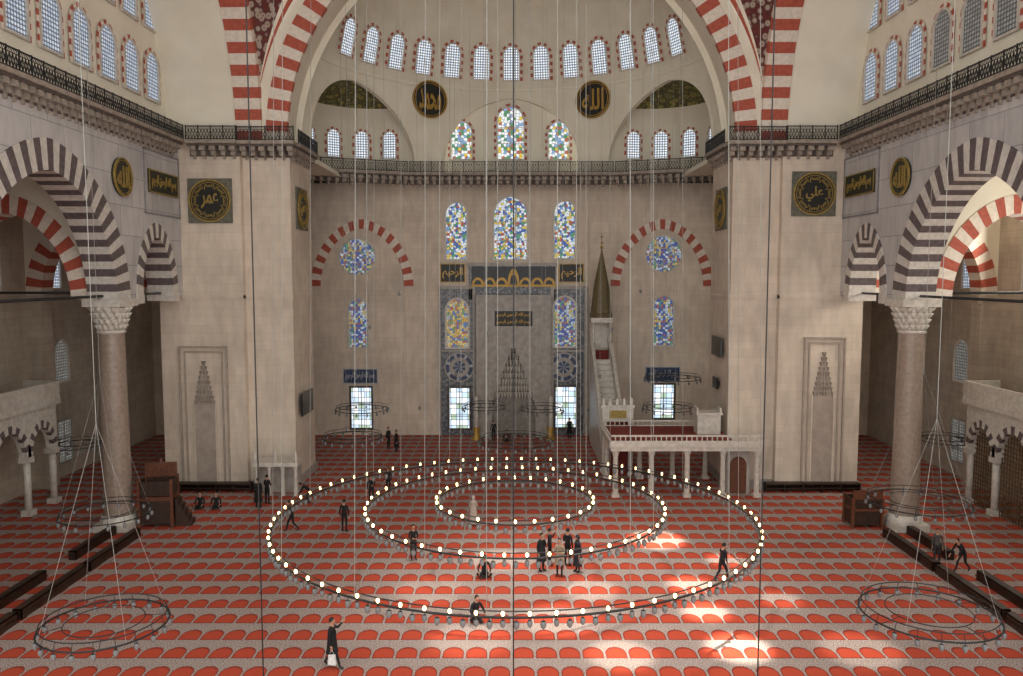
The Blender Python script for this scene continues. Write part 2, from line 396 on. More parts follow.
    mb=MB(); mb.box(*sorted((s*XM,s*(XAo+.06))),YP-.06,52.4,11.6,11.8); mb.box(*sorted((s*(XI-.06),s*XM)),YP+.44,52.4,11.6,11.8)
    struct(mb,trimname(),m_pier,'moulding','thin stone string course on pier')
    for sy in (1,-1):
        mb=MB(); rows=26; cells=12; R=20.0
        def pd(i,j):
            el=math.radians(48.7)*i/rows; c=R*math.cos(el)
            a0=math.acos(min(1,15/c)); a1=math.asin(min(1,13.2/c)); 
            if a1<a0: a0=a1=(a0+a1)/2
            az=a0+(a1-a0)*j/cells
            return (s*c*math.cos(az),YC+sy*c*math.sin(az),ZC+R*math.sin(el))
        for i in range(rows):
            for j in range(cells):
                mb.add([pd(i,j),pd(i,j+1),pd(i+1,j+1),pd(i+1,j)],[(0,1,2,3)],(0 if (j<1 or j>=cells-1 or i<3) else 2 if (j<2 or j>=cells-2 or i<5) else 1),True)
        struct(mb,'ceiling_%s_pendentive'%side,[m_red,m_orn2,m_plaster],'pendentive','pendentive painted with dark red arabesque')
# dome with drum of openings
mb=MB()
for i in range(64):
    a=2*PI*i/64;b=2*PI*(i+1)/64
    P=lambda t,R,z:(R*math.cos(t),YC+R*math.sin(t),z)
    mb.add([P(a,13.25,35.7),P(b,13.25,35.7),P(b,13.25,36.5),P(a,13.25,36.5)],[(0,1,2,3)],0,True)
    if i%2: mb.add([P(a,13.25,36.5),P(b,13.25,36.5),P(b,13.1,39.8),P(a,13.1,39.8)],[(0,1,2,3)],0,True)
    for k in range(8):
        f=lambda t,q:P(t,13.1*math.cos(PI/2*q/8),39.8+9*math.sin(PI/2*q/8))
        mb.add([f(a,k),f(b,k),f(b,k+1),f(a,k+1)],[(0,1,2,3)],0,True)
struct(mb,'ceiling',m_plaster2,'ceiling','great cream dome pierced by a ring of windows')
# qibla arch
RO=14.45
mb=MB(); n=71
for i in range(n):
    a=PI*i/n;b=PI*(i+1)/n
    P=lambda th,R,y:(R*math.cos(th),y,ZC+R*math.sin(th))
    mb.hexa([P(a,13.2,YP),P(b,13.2,YP),P(b,RO,YP),P(a,RO,YP),P(a,13.2,47.55),P(b,13.2,47.55),P(b,RO,47.55),P(a,RO,47.55)],i%2)
struct(mb,trimname(),[m_light,m_red],'arch','great qibla arch of red and white voussoirs')
mb=MB()
for i in range(48):
    a=PI*i/48;b=PI*(i+1)/48
    P=lambda th,R,y:(R*math.cos(th),y,ZC+R*math.sin(th))
    mb.add([P(a,13.25,47.5),P(b,13.25,47.5),P(b,13.6,Y0),P(a,13.6,Y0)],[(0,1,2,3)],0,True)
    mb.add([P(a,RO-.05,YP+.05),P(b,RO-.05,YP+.05),P(b,15.1,YP+.05),P(a,15.1,YP+.05)],[(0,1,2,3)])
    mb.add([P(a,13.2,Y0),P(b,13.2,Y0),P(b,24,Y0),P(a,24,Y0)],[(0,1,2,3)])
struct(mb,'wall_back_arch_rear',m_plaster,'wall','plaster soffit and rear face of qibla arch')
# half dome drum
def dm(u,z,t):
    R=13.2+t-(max(0,z-27.6)/3.6)*.9
    return (R*math.cos(math.radians(u)),Y0+R*math.sin(math.radians(u)),z)
ex=23.7; cw=23.2
us,zl=openings(0,180,[(32,ex,21.5,5.3),(90,cw,21.8,5.1),(148,ex,21.5,5.3)],20.6,step=3)
mb=MB(); profwall(mb,us,zl,27.6,dm,0,.35); struct(mb,'wall_back_drum',m_plaster,'wall','cream plaster curved wall below half dome')
mb=MB()
for i in range(60):
    a=3*i;b=3*i+3
    mb.add([dm(a,27.6,0),dm(b,27.6,0),dm(b,31.2,0),dm(a,31.2,0)],[(0,1,2,3)],0,True)
    for k in range(8):
        def dd(u,q):
            th=PI/2*q/8; R=12.3*math.cos(th); return (R*math.cos(math.radians(u)),Y0+R*math.sin(math.radians(u)),31.2+6*math.sin(th))
        mb.add([dd(a,k),dd(b,k),dd(b,k+1),dd(a,k+1)],[(0,1,2,3)],0,True)
struct(mb,'ceiling_half_dome',m_plaster2,'ceiling','cream plaster half dome')
for (z,hh,tt) in ((27.35,.14,-.08),):
    mb=MB()
    for i in range(60):
        a=3*i;b=3*i+3
        mb.hexa([dm(a,z,tt),dm(b,z,tt),dm(b,z+hh,tt),dm(a,z+hh,tt),dm(a,z,.1),dm(b,z,.1),dm(b,z+hh,.1),dm(a,z+hh,.1)])
    struct(mb,trimname(),m_plaster2,'moulding','thin plaster moulding ring')
for (c,w,z0,b) in ((32,ex,21.5,5.3),(148,ex,21.5,5.3),(90,cw,21.8,5.1)):
    mb=MB(); voussoirs(mb,c,z0,w,b,w+1.0,b+.25,dm,-.05,.3,36,m1=0); struct(mb,trimname(),m_plaster2,'moulding','plaster arch moulding')
# exedrae
for s in (-1,1):
    cx=12.09*math.cos(math.radians(32)); cy=Y0+12.09*math.sin(math.radians(32))
    mb=MB(); N=96
    prof=[(5.45,20.3),(5.45,21.5),(5.43,22.8),(5.4,24.0)]+[(5.4*math.cos(PI/2*k/30),24.0+2.95*math.sin(PI/2*k/30)) for k in range(1,31)]
    def q(i,k):
        ps=2*PI*i/N; R,z=prof[k]
        return (s*(cx+R*math.cos(ps)),cy+R*math.sin(ps),z)
    for i in range(N):
        for k in range(len(prof)-1):
            f=[q(i,k),q(i+1,k),q(i+1,k+1),q(i,k+1)]
            if min(math.hypot(p[0],p[1]-Y0) for p in f)<13.22: continue
            mb.add(f,[(0,1,2,3)],0,True)
    struct(mb,'ceiling_exedra',m_crown,'ceiling','small semi-dome with painted crown')
    for ps in (28,52,76,99):
        a=math.radians(ps); R=5.33
        window((s*(cx+R*math.cos(a)),cy+R*math.sin(a),22.0),-s*(PI/2-a),1.0,2.0,g_hex,.07,True,bw=.16,label='small arched window with lattice glazing')
for i in range(13):
    ph=26.3+i*127.4/12; a=math.radians(ph); R=12.87
    window((R*math.cos(a),Y0+R*math.sin(a),28.25),a-PI/2,1.15,2.4,g_hex,.1,True,bw=.2,tilt=.24,label='arched window with round-pane lattice and red border')
for (x,y0,y1,w) in ((461,122,159,20),(510,107,159,26),(558,122,159,20)):
    X,z0=PY(x,y1,YB+.3); _,z1=PY(x,y0,YB+.3); window((X,YB+.3,z0),0,w/12.6,z1-z0,g_stain2,.1,True,bw=.18,label='tall arched stained glass window')
for (x,y0,y1,w) in ((456,203,259,20),(510,197,259,32),(564,201,258,20)):
    X,z0=PY(x,y1,YB); _,z1=PY(x,y0,YB); window((X,YB,z0),0,w/12.4,z1-z0,g_stain,.16,None,label='arched stained glass window in blue and white')
for (x,y) in ((357,257),(663,254)):
    X,z=PY(x,y,YB); window((X,YB,z-1.4),0,2.8,2.8,g_blue,.14,None,rnd=True,label='round stained glass window')
for (x,y0,y1,w,g) in ((358,299,347,18,g_blue),(663,296,345,19,g_blue),(457,299,347,21,g_orange),(564,297,346,21,g_blue)):
    X,z0=PY(x,y1,YB-.16); _,z1=PY(x,y0,YB-.16); window((X,YB-(.17 if 400<x<600 else 0),z0),0,w/12.4,z1-z0,g,.16,None,label='arched stained glass window in stone frame')
for (x,y0,y1,w) in ((361,388,428,20),(459,388,428,20),(565,387,427,20),(663,385,418,20)):
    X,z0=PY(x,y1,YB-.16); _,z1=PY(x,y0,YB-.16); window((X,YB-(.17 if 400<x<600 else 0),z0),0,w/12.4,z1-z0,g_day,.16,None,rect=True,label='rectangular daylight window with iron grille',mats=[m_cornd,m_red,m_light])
for x in (362,661):
    X,z0=PY(x,286,YB); _,z1=PY(x,219,YB)
    mb=MB(); voussoirs(mb,X,z0,3.35,z1-z0-.75,4.1,z1-z0,lambda u,z,t:(u,YB-t,z),-.02,.12,29)
    struct(mb,trimname(),[m_red,m_light],'arch','blind arch of red and white voussoirs')
mb=MB()
for x0,x1 in ((403,406),(437,440),(586,589),(618,621)):
    a,_=PY(x0,250,YB); b,_=PY(x1,250,YB); mb.box(a,b,YB-.06,YB+.02,0,20.0)
a=PY(312,290,YB)[1]
mb.box(-16.5,-5.9,YB-.08,YB+.02,a-.12,a+.05); mb.box(6.1,16.5,YB-.08,YB+.02,a-.12,a+.05)
struct(mb,trimname(),m_wall,'moulding','shallow stone pilaster strips')
for s in (-1,1):
    for i in range(9):
        yy=25.65+2.455*i
        window((s*20.18,yy,22.8),-s*PI/2,1.45,2.55,g_hexb if (s<0 or i>5) else g_dim,.1,True,bw=.2,label='arched lattice window with red border')
    for i in range(1,9):
        yy=25.65+2.455*i
        window((s*20.18,yy,26.7),-s*PI/2,1.45,(1.9 if i==8 else 2.7),g_hexb if s<0 or i>5 else g_dim,.1,True,bw=.2,label='arched lattice window with red border')
    for yy in (31,35,44,50,56):
        window((s*(XO-.02),yy,12.2),-s*PI/2,1.5,3,g_hexb,.12,None,label='arched aisle window')
    for yy in (50.5,56):
        window((s*(XO-.02),yy,6.2),-s*PI/2,1.5,2.6,g_dim,.12,None,label='arched aisle window')
        window((s*(XO-.02),yy,1.0),-s*PI/2,1.5,2.6,g_dim,.12,None,rect=True,label='rectangular aisle window',mats=[m_gmarble,m_red,m_light])
    window((s*24.3,YB-.02,7.0),0,1.6,3.2,g_dim,.12,None,label='arched aisle end window')
    window((s*24.3,YB-.02,1.0),0,1.6,2.8,g_day,.12,None,rect=True,label='rectangular aisle end window',mats=[m_gmarble,m_red,m_light])

# ---------- cornice + railing runs ----------
def run(p0,p1,nrm,proj=.7,rl=0,rr=0):
    p0=Vector(p0);p1=Vector(p1);nrm=Vector(nrm);d=(p1-p0);Ln=d.length;d.normalize()
    def P(u,t,z): v=p0+d*u+nrm*t; return (v.x,v.y,z)
    mb=MB()
    def bx(u0,u1,t0,t1,z0,z1,mi=0): mb.hexa([P(u0,t0,z0),P(u1,t0,z0),P(u1,t1,z0),P(u0,t1,z0),P(u0,t0,z1),P(u1,t0,z1),P(u1,t1,z1),P(u0,t1,z1)],mi)
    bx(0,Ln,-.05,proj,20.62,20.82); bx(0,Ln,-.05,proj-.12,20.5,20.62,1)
    k=max(1,int(Ln/.55)); st=Ln/k
    for i in range(k):
        c=(i+.5)*st
        bx(c-.17,c+.17,-.02,proj-.18,20.25,20.5); bx(c-.13,c+.13,-.02,proj-.4,20.0,20.25,0); bx(c-.08,c+.08,-.02,.12,19.8,20.0,0)
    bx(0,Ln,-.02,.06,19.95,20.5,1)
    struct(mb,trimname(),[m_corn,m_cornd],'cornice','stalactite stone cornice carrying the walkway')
    mb=MB(); t=proj-.08; T=21.6; Bm=20.88
    def bar(u0,z0,u1,z1,w=.02):
        mb.cyl(P(rl+u0,t,z0),P(rl+u1,t,z1),w,n=4,sm=False,caps=False)
    Ln=Ln-rl-rr
    bar(0,T,Ln,T,.04); bar(0,Bm,Ln,Bm,.035); bar(0,T-.18,Ln,T-.18,.02)
    k=max(1,round(Ln/.8)); st=Ln/k
    for i in range(k+1):
        bar(i*st,20.8,i*st,T+.06,.035)
    for i in range(k):
        a=i*st
        for j in range(4):
            b=a+st*j/4; e=a+st*(j+1)/4
            bar(b,Bm,e,T-.18,.018); bar(e,Bm,b,T-.18,.018); bar(b,Bm,b,T-.18,.015)
            bar(b,T-.18,(b+e)/2,T,.014); bar((b+e)/2,T-.18,e,T,.014)
    mb.obj('railing',m_iron,label='black wrought-iron lattice railing along the high walkway',cat='railing',group='walkway railings')
for s in (-1,1):
    run((s*XA,20.8,0),(s*XA,YP-.75,0),(-s,0,0))
    run((s*(XA-.7),YP,0),(s*XM,YP,0),(0,-1,0))
    run((s*XM,YP+.5,0),(s*(XI-.5),YP+.5,0),(0,-1,0),proj=1.0)
    run((s*XI,YP+.6,0),(s*XI,52.4,0),(-s,0,0),proj=.6)
    run((s*8.0,61.8,0),(s*15.0,59.2,0),tuple(Vector((-s*2.6,-7,0)).normalized()),proj=.8,rl=.2)
    mb=MB(); x0,x1=sorted((s*XI,s*(XA+.7))); mb.box(x0,x1,YP+.02,52.4,20.6,20.8); struct(mb,trimname(),m_corn,'walkway','stone walkway on pier')
run((-7.9,61.8,0),(7.9,61.8,0),(0,-1,0),proj=.8,rl=.15,rr=.15)
mb=MB()
for s in (-1,1):
    mb.hexa([(0,61.7,20.3),(s*8,61.7,20.3),(s*8,YB+.2,20.3),(0,YB+.2,20.3),(0,61.7,20.7),(s*8,61.7,20.7),(s*8,YB+.2,20.7),(0,YB+.2,20.7)])
    mb.hexa([(s*8,61.7,20.3),(s*16.5,58.5,20.3),(s*16.5,YB+.2,20.3),(s*8,YB+.2,20.3),(s*8,61.7,20.7),(s*16.5,58.5,20.7),(s*16.5,YB+.2,20.7),(s*8,YB+.2,20.7)])
struct(mb,trimname(),m_corn,'walkway','stone walkway above qibla wall')
# ---------- columns ----------
for s in (-1,1):
    for yy in (40.0,28.0):
        e=mk('column',None,label='polished brown granite column with carved white marble capital',cat='column',loc=(s*20.3,yy,0),group='arcade columns')
        mb=MB(); mb.box(-.9,.9,-.9,.9,0,.35); mb.lathe([(.86,.35),(.9,.5),(.8,.65),(.74,.75)],n=28); mb.obj('column_base',m_marble,parent=e)
        mb=MB(); mb.lathe([(.7,.75),(.66,4),(.6,10.05)],n=32); mb.obj('shaft',m_granite,parent=e)
        mb=MB(); mb.lathe([(.6,10.05),(.7,10.12),(.64,10.22)],n=32)
        for k in range(4):
            z=10.22+k*.3; r=.64+.08*k
            for j in range(16):
                a=2*PI*(j+.5*(k%2))/16
                mb.cyl((r*.93*math.cos(a),r*.93*math.sin(a),z),(r*1.08*math.cos(a),r*1.08*math.sin(a),z+.3),.06,.14,n=6)
            mb.lathe([(r-.03,z),(r+.07,z+.3)],n=16)
        mb.box(-.95,.95,-.95,.95,11.42,11.8); mb.obj('capital',m_marble,parent=e)
    mb=MB(); mb.cyl((s*20.3,28,11.95),(s*20.3,YP,11.95),.07,n=6); mb.cyl((s*20.3,40,12.1),(s*29,40,12.1),.07,n=6)
    struct(mb,trimname(),m_iron,'tie rod','black iron tie rod between arch springings')
# ---------- aisle galleries ----------
m_tan=M('tan_lattice_wood','#6a5036',.7,'#54402c',3)
for s in (-1,1):
    mb=MB(); mg=lambda u,z,t,s=s:(s*(26+t),u,z)
    ops=[(29.9,1.3,3.2,1.6),(33.4,1.3,3.2,1.6),(36.9,1.3,3.2,1.6),(40.4,1.3,3.2,1.6),(43.2,1.0,3.2,1.4)]
    us,zl=openings(28,44.6,ops,3.2); profwall(mb,us,zl,5.9,mg,0,.4)
    x0,x1=sorted((s*25.8,s*27.85)); mb.box(x0,x1,28,44.8,5.7,6.0)
    x0,x1=sorted((s*25.85,s*26.0)); mb.box(x0,x1,28,44.8,6.0,7.0)
    mb.box(*sorted((s*26,s*27.85)),44.65,44.8,6.0,7.0)
    for yy in (28.2,31.65,35.15,38.65,42.0,44.4):
        mb.cyl((s*26.2,yy,0),(s*26.2,yy,3.2),.19,n=12); mb.box(s*26.2-.28,s*26.2+.28,yy-.28,yy+.28,2.9,3.2); mb.box(s*26.2-.28,s*26.2+.28,yy-.28,yy+.28,0,.3)
    mb.obj('aisle_gallery',m_marble,label='marble gallery with arcade and parapet along the outer wall',cat='gallery')
    mb=MB()
    for c,a,z0,b in ops: voussoirs(mb,c,z0,a,b,a+.4,b+.4,mg,-.04,.2,15)
    struct(mb,trimname(),[m_lightg,m_dark],'arch','striped arches of aisle gallery')
    if s>0:
        for c,a,z0,b in ops[2:]:
            mb=MB()
            k=int(2*a/.22)
            for i in range(k+1):
                u=-a+2*a*i/k; zt_=z0+b*hprof(u/a); mb.box(-.02,.02,u-.025,u+.025,0,zt_)
            for j in range(20):
                z=.1+j*.24; half=a if z<=z0 else a*math.sqrt(max(0,1-((z-z0)/b)**2)) if z<z0+b else 0
                if half>.1: mb.box(-.02,.02,-half,half,z-.025,z+.025)
            o=struct(mb,'door_%d'%(1+ops.index((c,a,z0,b))),m_tan,'lattice screen','tan wooden lattice screen filling gallery arch'); o.location=(s*26.3,c,0)
# ---------- pier niches ----------
for s,x0,x1,ya,yb in ((-1,183,227,346,486),(1,799,845,337,484)):
    X0,z0=PY(x0,yb,YP);X1,z1=PY(x1,ya,YP); z0=.5
    cx=(X0+X1)/2; mb=MB()
    for k,(i,d) in enumerate(((0,.16),(.3,.1))):
        w=.09
        a,b,c,e=X0+i,X1-i,z0,z1-i
        mb.box(a,a+w,YP-d,YP+.01,c,e-w,2); mb.box(b-w,b,YP-d,YP+.01,c,e-w,2); mb.box(a,b,YP-d,YP+.01,e-w,e,2)
    hw=.62; zs=z1-3.6
    mb.box(cx-hw-.1,cx-hw,YP-.1,YP+.01,z0,zs+.1); mb.box(cx+hw,cx+hw+.1,YP-.1,YP+.01,z0,zs+.1)
    mb.box(cx-hw,cx+hw,YP-.015,YP+.01,z0,zs,2)
    for k in range(9):
        f=1-k/9; z=zs+k*.3
        mb.box(cx-hw*f,cx+hw*f,YP-.03,YP+.01,z,z+.3,2)
        m=max(1,round(3*f))
        for j in range(-m,m+1):
            xx=cx+j*hw*f/m*.9
            mb.lathe([(.01,-.0),(.07,.16),(.09,.3)],c=(xx,YP-.02,z),n=6,mi=1)
    mb.obj('wall_niche',[m_pier,m_corn,m_recess],label='tall framed pier niche with stalactite hood',cat='niche',group='pier niches')
# ---------- calligraphy ----------
def roundel(loc,rz,r,s,square=False,label='round black panel with gold Arabic calligraphy',base=m_black,sub=None,gold=m_gold):
    e=mk('calligraphy_roundel',None,label=label,cat='calligraphy panel',loc=loc,rz=rz,group='calligraphy roundels')
    mb=MB(); 
    if square:
        mb.box(-r*1.03,r*1.03,-.06,0,-r*1.03,r*1.03)
    mb.cyl((0,-.12,0),(0,0,0),r*.97,n=40,mi=1,sm=False); mb.obj('panel',[m_frame if square else base,base],parent=e)
    mb=MB()
    for q,w in ((.95,.035),(.84,.015)):
        for i in range(48):
            a=2*PI*i/48;b=2*PI*(i+1)/48
            mb.hexa([((q-w)*r*math.cos(a),-.16,(q-w)*r*math.sin(a)),((q-w)*r*math.cos(b),-.16,(q-w)*r*math.sin(b)),((q+w)*r*math.cos(b),-.16,(q+w)*r*math.sin(b)),((q+w)*r*math.cos(a),-.16,(q+w)*r*math.sin(a)),
             ((q-w)*r*math.cos(a),-.1,(q-w)*r*math.sin(a)),((q-w)*r*math.cos(b),-.1,(q-w)*r*math.sin(b)),((q+w)*r*math.cos(b),-.1,(q+w)*r*math.sin(b)),((q+w)*r*math.cos(a),-.1,(q+w)*r*math.sin(a))])
    mb.obj('gold_ring',gold,parent=e)
    if sub is None: text(s,1,e,gold,loc=(0,-.14,0),width=r*1.25,height=r*1.1)
    else:
        text(s,1,e,gold,loc=(0,-.14,0),width=r*.8,height=r*.7)
        for k in range(8):
            a=2*PI*k/8
            o=text(sub,1,e,gold,loc=(r*.64*math.sin(a),-.14,r*.64*math.cos(a)),width=r*.46,height=r*.28)
            if o: o.rotation_euler=(0,a,0)
    return e
MUH='\ufeaa\ufee4\ufea4\ufee3'; ALL='\ufeea\ufee0\ufedf\ufe8d'
OMAR='\ufeae\ufee4\ufecb'; ALI='\ufef2\ufee0\ufecb'; HAS='\ufee6\ufeb4\ufea3'; BSM='\ufee2\ufeb4\ufe91'
RAH='\ufee2\ufef4\ufea3\ufeae\ufedf\ufe8d'
for s,t in ((-1,MUH),(1,ALL)):
    a=math.radians(61.3); R=13.1
    roundel((s*R*math.cos(a),Y0+R*math.sin(a),PY(427,100,62)[1]),s*(a-PI/2),1.45,t,label='large round black panel with gold Arabic calligraphy')
X,z=PY(210,201,YP); roundel((X,YP-.03,z),0,1.27,OMAR,True,sub=BSM,gold=m_goldd,label='square-framed dark roundel with gold calligraphy on pier')
X,z=PY(813,194,YP); roundel((X,YP-.03,z),0,1.27,ALI,True,sub=BSM,gold=m_goldd,label='square-framed dark roundel with gold calligraphy on pier')
for s in (-1,1):
    roundel((s*(XI-.03),50.0,17.1),-s*PI/2,1.25,HAS,True,sub=BSM,gold=m_goldd,label='framed dark roundel with gold calligraphy on pier side')
    roundel((s*(XA-.03),40.1,17.9),-s*PI/2,.98,ALL,False,label='olive and gold calligraphy roundel on arcade wall',base=m_green,gold=m_goldd)
def plaque(loc,rz,w,h,lines,label,base=m_green,cat='calligraphy panel',gold=m_goldd):
    e=mk('calligraphy_plaque',None,label=label,cat=cat,loc=loc,rz=rz)
    mb=MB(); mb.box(-w/2,w/2,-.07,0,-h/2,h/2); mb.obj('panel',base,parent=e)
    mb=MB(); t=.06
    for a in ((-w/2,w/2,-h/2,-h/2+t),(-w/2,w/2,h/2-t,h/2),(-w/2,-w/2+t,-h/2,h/2),(w/2-t,w/2,-h/2,h/2)): mb.box(a[0],a[1],-.1,-.06,a[2],a[3])
    mb.obj('gold_border',gold,parent=e)
    for i,(s,hh) in enumerate(lines):
        text(s,1,e,gold,loc=(0,-.09,h*(.5-(i+.5)/len(lines))),width=w*.82,height=h*.62/len(lines)*hh)
    return e
LONG=RAH+' '+'\ufee6\ufee4\ufea3\ufeae\ufedf\ufe8d'+' '+ALL+' '+BSM
for s in (-1,1):
    plaque((s*(XA-.03),44.9,18.1),-s*PI/2,3.7,1.25,[(LONG,1)],'rectangular olive panel with gold calligraphy')
for x,w1 in ((452,ALL),(571,MUH)):
    X,z=PY(x,273,YB-.2); plaque((X,YB-.04,z),0,2.0,1.5,[(RAH,1)],'square black panel with gold calligraphy',m_black,gold=m_gold)
m_blue=M('cobalt_tile','#26344f',.4,'#33456a',7)
m_whitel=M('white_glaze','#a9b2bc',.4)
for x,y in ((360,376),(662,374)):
    plaque((PY(x,y,YB)[0],YB-.03,PY(x,y,YB)[1]),0,2.8,1.2,[(LONG,1)],'blue tile panel with inscription above window',m_blue,gold=m_whitel)
# ---------- mihrab ----------
e=mk('mihrab',None,label='grey marble mihrab with stalactite niche set in blue tile panels',cat='mihrab',loc=(0,YB,0))
def bxp(mb,x0,x1,ya,yb,d0,d1,mi=0,Y=YB-.3):
    X0,z1=PY(x0,ya,Y);X1,z0=PY(x1,yb,Y); mb.box(X0,X1,-d0,-d1,max(0,z0),z1,mi)
mb=MB(); bxp(mb,440,474,288,436,.15,0); bxp(mb,551,586,288,436,.15,0); bxp(mb,468,555,266,300,.15,0); mb.obj('tile_surround',m_tile,parent=e)
mb=MB()
for x0,x1 in ((438,441),(472,475),(550,553),(584,587)): bxp(mb,x0,x1,288,436,.28,0)
bxp(mb,438,587,350,352,.22,0); bxp(mb,438,474,286,289,.25,0); bxp(mb,550,587,286,289,.25,0); bxp(mb,466,557,263,266,.25,0); mb.obj('marble_frame',m_gmarble,parent=e)
X0=PY(476,400,YB)[0]; X1=PY(550,400,YB)[0]; zt=PY(500,296,YB)[1]; cxm=(X0+X1)/2
mb=MB()
zn=PY(500,398,YB)[1]; zap=PY(508,340,YB)[1]
us=[X0,cxm-1.75]; zl=[0,0]
for k in range(9):
    f=k/8
    us+= [cxm-1.75*(1-f)-.0001, cxm-1.75*(1-f)]; zl+=[zn+(zap-zn)*max(0,f-.125),zn+(zap-zn)*f]
us2=[2*cxm-u for u in reversed(us)]; zl2=list(reversed(zl))
profwall(mb,us+us2,zl+zl2,zt,lambda u,z,t:(u,-.9+t,z),0,.85)
for xx in (X0+.1,X1-.1,cxm-2.05,cxm+2.05): mb.box(xx-.06,xx+.06,-.98,-.88,0,zt)
mb.box(X0,X1,-1.0,-.88,zt-.15,zt+.1); mb.box(cxm-2.1,cxm+2.1,-.98,-.88,zap+.5,zap+.62)
mb.obj('mihrab_body',m_gmarble,parent=e)
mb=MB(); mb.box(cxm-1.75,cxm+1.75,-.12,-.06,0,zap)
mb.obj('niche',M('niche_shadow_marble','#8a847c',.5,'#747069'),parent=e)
mb=MB()
for k in range(9):
    z=zn+(zap-zn)*k/9; hw=1.75*(1-k/9)
    m=max(1,int(hw/.22))
    for j in range(-m,m+1):
        mb.lathe([(.01,0),(.09,.25),(.12,(zap-zn)/9)],c=(cxm+j*hw/m*.95,-.4-.3*k/9,z),n=6)
mb.obj('muqarnas_hood',m_marble,parent=e)
zz=PY(500,283,YB)[1]
mb=MB(); mb.box(cxm-3.35,cxm+3.35,-.2,-.14,zz-.2,zz+1.3); mb.obj('crest_panel',M('dark_slate_panel','#2c3136',.5,'#3a4046',5),parent=e)
mb=MB()
for k in range(7):
    xx=cxm+(-3+k)*.95
    for i in range(10):
        a=PI*i/10;b=PI*(i+1)/10
        f=lambda th,r:(xx+r*.47*math.cos(th),-.3,zz-.1+(.55 if k!=3 else 1.25)*r*math.sin(th))
        mb.hexa([f(a,.62),f(b,.62),f(b,1),f(a,1)]+[(p[0],-.12,p[2]) for p in (f(a,.62),f(b,.62),f(b,1),f(a,1))])
mb.box(cxm-3.4,cxm+3.4,-.3,-.12,zz-.3,zz-.12)
mb.obj('gilded_crest',m_gold,parent=e)
mb=MB(); zz=PY(511,318,YB)[1]; mb.box(cxm-1.5,cxm+1.5,-.97,-.9,zz-.6,zz+.6); mb.obj('inscription_panel',m_black,parent=e)
text(LONG,1,e,m_gold,loc=(cxm,-1.0,zz+.28),width=2.7,height=.42); text(LONG,1,e,m_gold,loc=(cxm,-1.0,zz-.28),width=2.7,height=.42)
for x in (459,563):
    X,z=PY(x,367,YB); mb=MB()
    for r0,r1,mi in ((0,.5,0),(.5,.8,1),(.8,1.1,0),(1.1,1.2,1)):
        for i in range(28):
            a=2*PI*i/28;b=2*PI*(i+1)/28; P=lambda r,t:(X+r*math.cos(t),-.2,z+r*math.sin(t))
            mb.add([P(r0,a),P(r0,b),P(r1,b),P(r1,a)],[(0,1,2,3)],mi if mi==1 or i%4 else 2)
    mb.cyl((X,-.19,z),(X,-.1,z),1.2,n=28,mi=1); mb.obj('tile_medallion',[m_blue,m_gmarble,m_whitel],parent=e,label='round cobalt and white inscribed tile medallion')
for x in (476,550):
    X,_=PY(x,430,61.8)
    e=mk('mihrab_candlestick',None,label='tall white candle on a brass stand beside the mihrab',cat='candlestick',loc=(X,61.8,0),group='mihrab candlesticks')
    mb=MB(); mb.lathe([(.42,0),(.4,.1),(.22,.5),(.3,.9),(.26,1.0)],n=14); mb.obj('stand',m_gold,parent=e)
    mb=MB(); mb.lathe([(.16,1.0),(.15,3.4),(.03,3.5)],n=12); mb.obj('candle',m_marble,parent=e)
# ---------- minbar ----------
e=mk('minbar',None,label='white marble minbar with stairs, gate and conical spire',cat='minbar',loc=(6.9,0,0))
yr=61.5; yf=50.7
mb=MB()
n=18
for i in range(n):
    y0=yf+.6+(yr-2.0-yf)*i/n; y1=yf+.6+(yr-2.0-yf)*(i+1)/n; z=6.6*(i+1)/n; mb.box(-.6,.6,y0,y1,0,z)
mb.box(-.75,.75,yr-1.5,yr,0,6.7); mb.obj('stairs',m_marble,parent=e)
for s in (-1,1):
    mb=MB(); xx=s*.72
    a=xx-.08;b=xx+.08
    mb.hexa([(a,yf+.5,0),(b,yf+.5,0),(b,yf+.5,1.3),(a,yf+.5,1.3),(a,yr-1.4,0),(b,yr-1.4,0),(b,yr-1.4,7.7),(a,yr-1.4,7.7)])
    a=xx-.12;b=xx+.12
    mb.hexa([(a,yf+.5,1.3),(b,yf+.5,1.3),(b,yf+.5,1.45),(a,yf+.5,1.45),(a,yr-1.4,7.7),(b,yr-1.4,7.7),(b,yr-1.4,7.85),(a,yr-1.4,7.85)])
    mb.hexa([(a,yf+.5,.35),(b,yf+.5,.35),(b,yf+.5,.47),(a,yf+.5,.47),(a,yr-1.4,6.6),(b,yr-1.4,6.6),(b,yr-1.4,6.75),(a,yr-1.4,6.75)])
    mb.obj('balustrade',m_marble,parent=e)
mb=MB()
for s in (-1,1): mb.box(s*.85-.14,s*.85+.14,yf,yf+.5,0,4.3)
mb.box(-1.0,1.0,yf-.05,yf+.55,3.6,4.4); mb.box(-1.1,1.1,yf-.1,yf+.6,4.4,4.6)
for k in range(5): mb.lathe([(.16,0),(.13,.3),(0.0,.5)],c=((k-2)*.45,yf+.2,4.6),n=6)
mb.obj('gate',m_marble,parent=e)
mb=MB(); mb.box(-.7,.7,yf+.22,yf+.3,0,3.55); mb.obj('door_curtain',M('red_curtain','#6a201a',.9,'#521612'),parent=e)
mb=MB(); mb.box(-.55,.55,yf-.08,yf-.04,3.75,4.25); mb.obj('gilded_panel',m_goldd,parent=e)
mb=MB()
for sx in (-1,1):
    for sy in (yr-1.4,yr-.1): mb.cyl((sx*.65,sy,6.7),(sx*.65,sy,9.5),.1,n=8)
mb.box(-.85,.85,yr-1.6,yr+.1,9.4,9.75); mb.box(-.75,.75,yr-.12,yr,6.7,9.4)
